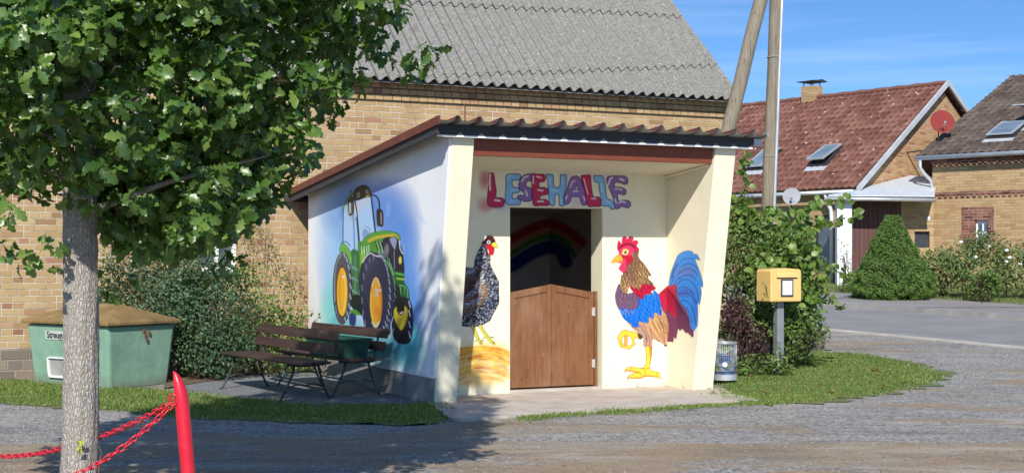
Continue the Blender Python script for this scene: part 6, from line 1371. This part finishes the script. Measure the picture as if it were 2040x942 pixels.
# the right house with a grey-brown roof
v2 = Vector((.735, -.678, 0)).normalized(); w2 = Vector((.678, .735, 0)).normalized()
QC = Vector((11.70, 38.0, 0)); QH = thing('brick_cottage', 'ochre brick house with grey-brown tiled roof and dark red brick cornice', 'house', QC, math.atan2(v2.y, v2.x))
def qx(px): k = (px-CX)/F; return (QC.x-k*QC.y)/(k*v2.y-v2.x)
def qz(px, py): return H-(py-HY)/F*(QC.y+v2.y*qx(px))
QL = 9.0; qa, qb, qc, qd = qx(1942), qx(1969), qz(1957, 488), qz(1957, 438)
ra_, rb_, rd_ = qx(1916), qx(1980), qz(1948, 412)
mb = MB(); mb.wall(0, QL, .45, 4.38, 0, .3, [(ra_, rb_, qc-.1, rd_), (qx(1821), qx(1857), 0, 0)] if False else [(ra_, rb_, qc-.1, rd_)]); mb.box(0, .3, .301, 7.5, .45, 4.38); mb.box(QL-.3, QL, .301, 7.5, .45, 4.38); mb.build('wall', M['brick_far'], QH)
mb = MB(); mb.wall(ra_+.0005, rb_-.0005, qc-.1, rd_-.0005, -.012, .28, [(qa, qb, qc, qd)]); mb.build('window_surround', M['brick_red'], QH)
mb = MB(); 
for (a, b, c_, d) in ((qa, qa+.045, qc, qd), (qb-.045, qb, qc, qd), (qa+.046, qb-.046, qc, qc+.045), (qa+.046, qb-.046, qd-.10, qd), ((qa+qb)/2-.02, (qa+qb)/2+.02, qc+.046, qd-.101), (qa+.046, qb-.046, (qc+qd)/2-.015, (qc+qd)/2+.015)): mb.box(a, b, .09, .14, c_, d)
wf = mb.build('window', M['white'], QH); MB().box(qa, qb, .11, .115, qc, qd).build('pane', M['glass'], wf); MB().box(qa-.08, qb+.08, -.06, .09, qc-.06, qc-.002).build('sill', M['white'], wf)
# cornices
zc_ = qz(1900, 388); mb = MB(); mb.box(-.03, QL, -.035, -.001, zc_-.0, zc_+.075)
for i in range(int(QL/.165)): mb.box(.02+i*.165, .10+i*.165, -.030, -.001, zc_-.085, zc_-.002)
mb.build('string_course', M['brick_red'], QH)
mb = MB(); mb.box(-.03, QL, -.05, -.001, 4.16, 4.24); mb.box(-.03, QL, -.09, -.001, 4.242, 4.32); mb.box(-.03, QL, -.13, -.001, 4.322, 4.40)
for i in range(int(QL/.165)): mb.box(.02+i*.165, .10+i*.165, -.045, -.001, 4.07, 4.158)
mb.build('eaves_cornice', M['brick_red'], QH)
s2 = (7.24-4.44)/(6.3); ev = .28
roofmesh((-.32, -ev, 4.44-ev*s2), (QL+.4, 0, 0), (0, 6.3+ev, (6.3+ev)*s2), M['browntile'], QH, 22, 40, 'roof_front')
mb = MB(); mb.prism([(-ev, 4.40-ev*s2), (6.3, 7.18), (6.3, 7.28), (-ev, 4.50-ev*s2)], 'x', -.36, -.325); mb.build('verge_board', M['browntile'], QH)
mb = MB(); mb.prism([(0, 4.38), (7.5, 4.38), (6.3, 7.15)], 'x', 0, .3); mb.build('gable_wall', M['brick_far'], QH)
mb = MB(); mb.tube([(-.34, -ev-.06, 4.44-ev*s2-.01), (QL+.1, -ev-.06, 4.44-ev*s2-.01)], .065, 10); mb.build('gutter', M['zinc'], QH, smooth=True)
ez = 4.44-ev*s2-.06; mb = MB(); mb.tube([(-.20, -ev-.06, ez), (-.20, -ev-.06, ez-.22), (-.12, -ev+.02, ez-.38), (.02, -.12, ez-.58), (.04, -.09, ez-.78), (.0, -.09, ez-.98), (-.25, -.09, ez-1.12), (-.40, -.2, ez-1.16)], .05, 10); mb.build('downpipe', M['zinc'], QH, smooth=True)
def q_hit(px, py):
    d = Vector(((px-CX)/F, 1, -(py-HY)/F)); o = Vector((0, 0, H)); nn = Vector((-s2*w2.x, -s2*w2.y, 1)); p0 = QC+Vector((0, 0, 4.44)); t_ = (p0-o).dot(nn)/d.dot(nn); w_ = o+d*t_-QC; return w_.dot(v2), w_.dot(w2), w_.z
for (px, py, w_, hh, oa) in ((1966, 284, .74, 1.15, R(2)), (2022, 262, .74, 1.5, R(22))):
    a_, b_, c_ = q_hit(px, py); sky_on(QH, (a_, b_, c_+.02), (1, 0, 0), (0, 1, s2), w_, hh, oa)
# wall lamp
la = qx(1853); lz = qz(1853, 440); mb = MB(); lp = thing('t', None, None); bpy.data.objects.remove(lp)
mb.tube([(la, -.001, lz-.08), (la, -.12, lz-.10), (la, -.14, lz)], .014, 6); mb.lathe([(.001, 0), (.05, .0), (.075, .10), (.06, .13), (.02, .17), (.001, .18)], (la, -.14, lz-.02), 12); mb.build('wall_lamp', M['white'], QH, smooth=True)
# bricked-up render patch
# carport: roof, wall with gate, post
CP = thing('carport', 'lean-to between the two houses with pale sheet roof and brown board gate', 'carport', (9.0, 38.4, .0))
def cl(v_): return Vector(v_)-Vector((9.0, 38.4, 0))
A_, B_ = Vector((8.57, 37.0, 3.24)), Vector((11.45, 37.0, 3.22)); C_, D_ = Vector((12.2, 39.2, 3.86)), Vector((11.5, 39.45, 3.92)); E_ = Vector((9.5, 37.8, 3.42))
def slab(pts, th, m, name, par, wave=False):
    mb = MB(); n_ = len(pts); mb.add([cl(p) for p in pts]+[cl(p)-Vector((0, 0, th)) for p in pts], [tuple(range(n_)), tuple(range(2*n_-1, n_-1, -1))]+[(i, n_+i, n_+(i+1) % n_, (i+1) % n_) for i in range(n_)]); return mb.build(name, m, par)
slab([A_, B_, C_, D_, E_], .03, noisy('pale_sheet', two((.50, .54, .58, 1), (.62, .66, .70, 1)), 2, .45, .3, 9, (8, 1, 1), metal=.2), 'roof', CP)
slab([A_+Vector((.02, .06, -.035)), B_+Vector((0, .06, -.035)), B_+Vector((0, .12, -.035)), A_+Vector((.02, .12, -.035))], .12, M['darkwood'], 'fascia_board', CP)
mb = MB(); mb.tube([cl(A_+Vector((-.12, -.06, -.10))), cl(B_+Vector((0, -.06, -.12)))], .055, 10); mb.build('gutter', M['zinc'], CP, smooth=True)
gy = 37.9
def gX(px): return (px-CX)/F*gy
mb = MB(); x_a, x_b = gX(1795), gX(1860); mb.wall(x_a-9.0, x_b-9.0, .45, 3.35, gy-38.4, gy-38.30, [(gX(1822)-9.0, gX(1852)-9.0, H+(HY-493)/F*gy, H+(HY-461)/F*gy)]); mb.build('wall', M['brick_far'], CP)
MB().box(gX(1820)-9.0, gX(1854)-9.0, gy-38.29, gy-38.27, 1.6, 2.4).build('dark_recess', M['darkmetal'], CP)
mb = MB(); nb = 11; xa, xb = gX(1694), gX(1794)
for i in range(nb):
    mb.box(xa+(xb-xa)*i/nb-9.0+.004, xa+(xb-xa)*(i+1)/nb-9.0-.004, gy-38.4+.0+(i % 2)*.004, gy-38.4+.04, .50, 3.25)
mb.build('gate', M['brownwood'], CP)
pX = (1681-CX)/F*37.3; mb = MB(); mb.box(pX-9.0-.20, pX-9.0+.20, 37.3-38.4-.1, 37.3-38.4+.15, .50, 3.08); mb.build('post', M['white'], CP, bevel=.008)

# --- conifer and rose bushes on the front lawn
cb = G(1778, 603); cb.y += 0
cb.z += .09
CF = thing('conifer', 'clipped cone-shaped dwarf spruce in front of the brown gate', 'tree', cb)
rng = np.random.default_rng(5); n = 26000; hgt = 2.12; RCn = .98
u_ = rng.random(n); zz = hgt*(1-np.sqrt(1-u_*.992)); th = rng.uniform(0, 2*np.pi, n); fz = zz/hgt
rr = RCn*(np.where(fz < .18, .80+.2*np.sin(fz/.18*np.pi/2), 1)*(1-np.clip((fz-.10)/.90, 0, 1)**.96*.97))
lump = .05*np.sin(th*5+zz*4)+.085*np.sin(zz*19+2.6*np.sin(th*3)+1.4*np.sin(th*7))+.05*np.sin(th*13+zz*9); rr = rr*(1+lump)*(1-.22*rng.random(n)**2)
pos = np.stack([rr*np.cos(th), rr*np.sin(th), zz], -1); nn = np.stack([np.cos(th), np.sin(th), .55+0*th], -1); ax = np.stack([np.cos(th), np.sin(th), .2+0*th], -1)+rng.normal(0, .45, (n, 3))
leaves('foliage', pos, ax, nn+rng.normal(0, .5, (n, 3)), rng.uniform(.05, .085, n), T_SLIM, M['conifer'], CF)
mb = MB(); mb.tube([(0, 0, -.05), (0, 0, 1.7)], [.06, .02], 8); mb.build('trunk', M['twig'], CF)
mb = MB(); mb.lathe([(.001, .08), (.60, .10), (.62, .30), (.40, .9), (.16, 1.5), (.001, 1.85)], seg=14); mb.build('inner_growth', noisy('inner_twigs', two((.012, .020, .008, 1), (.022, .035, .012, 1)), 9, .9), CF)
for lab, px, py, w_, hh, nl, sd, mt in (('low dark cushion shrub at the right foot of the clipped spruce', 1815, 601, .38, .30, 1500, 31, 'bluegreen'), ('loose rose bush with red and yellow leaves, right next to the spruce', 1868, 600, .62, 1.25, 2600, 32, 'rose'), ('tall rose bush in front of the small cottage window', 1945, 606, .75, 1.55, 3400, 33, 'rose'), ('rose bush at the right end of the cottage bed', 2030, 606, .7, 1.4, 3000, 34, 'rose'), ('small pale leafy bush growing out of the lawn by the pavement', 1963, 612, .35, .75, 1300, 35, 'midgreen')):
    bpos = G(px, py); bpos.z += .10; shrub('rose_bush' if 'rose' in lab else 'shrub', lab, 'bush', bpos, [(0, 0, hh*.5, w_, .5, hh*.42), (w_*.3, 0, hh*.72, w_*.6, .4, hh*.3), (-w_*.45, .1, hh*.6, w_*.5, .35, hh*.35)], int(nl*.75), .07, T_OVAL, M[mt], 20, .2, .3, 2.2, sd, .008, None, .5)
wr = G(1684, 592); shrub('climbing_rose', 'bare-stemmed climbing rose at the foot of the white carport post', 'plant', wr, [(0, 0, .8, .28, .15, .7)], 90, .06, T_OVAL, M['rose'], 22, .0, .2, 2.2, 41, .009)
rngf = np.random.default_rng(77); fl = []
fb = G(1945, 606)
p_f = np.array([[rngf.uniform(-.7, .9), rngf.uniform(-.5, -.3), rngf.uniform(.8, 1.5)] for _ in range(6)])
rf = thing('rose_flowers', 'white rose blooms dotted on the bushes below the cottage window', 'flowers', fb); mb = MB()
for p in p_f: MB().lathe([(.001, -.03), (.04, -.02), (.05, .01), (.03, .035), (.001, .03)], tuple(p), 8).build('bloom', M['white'], rf, smooth=True)
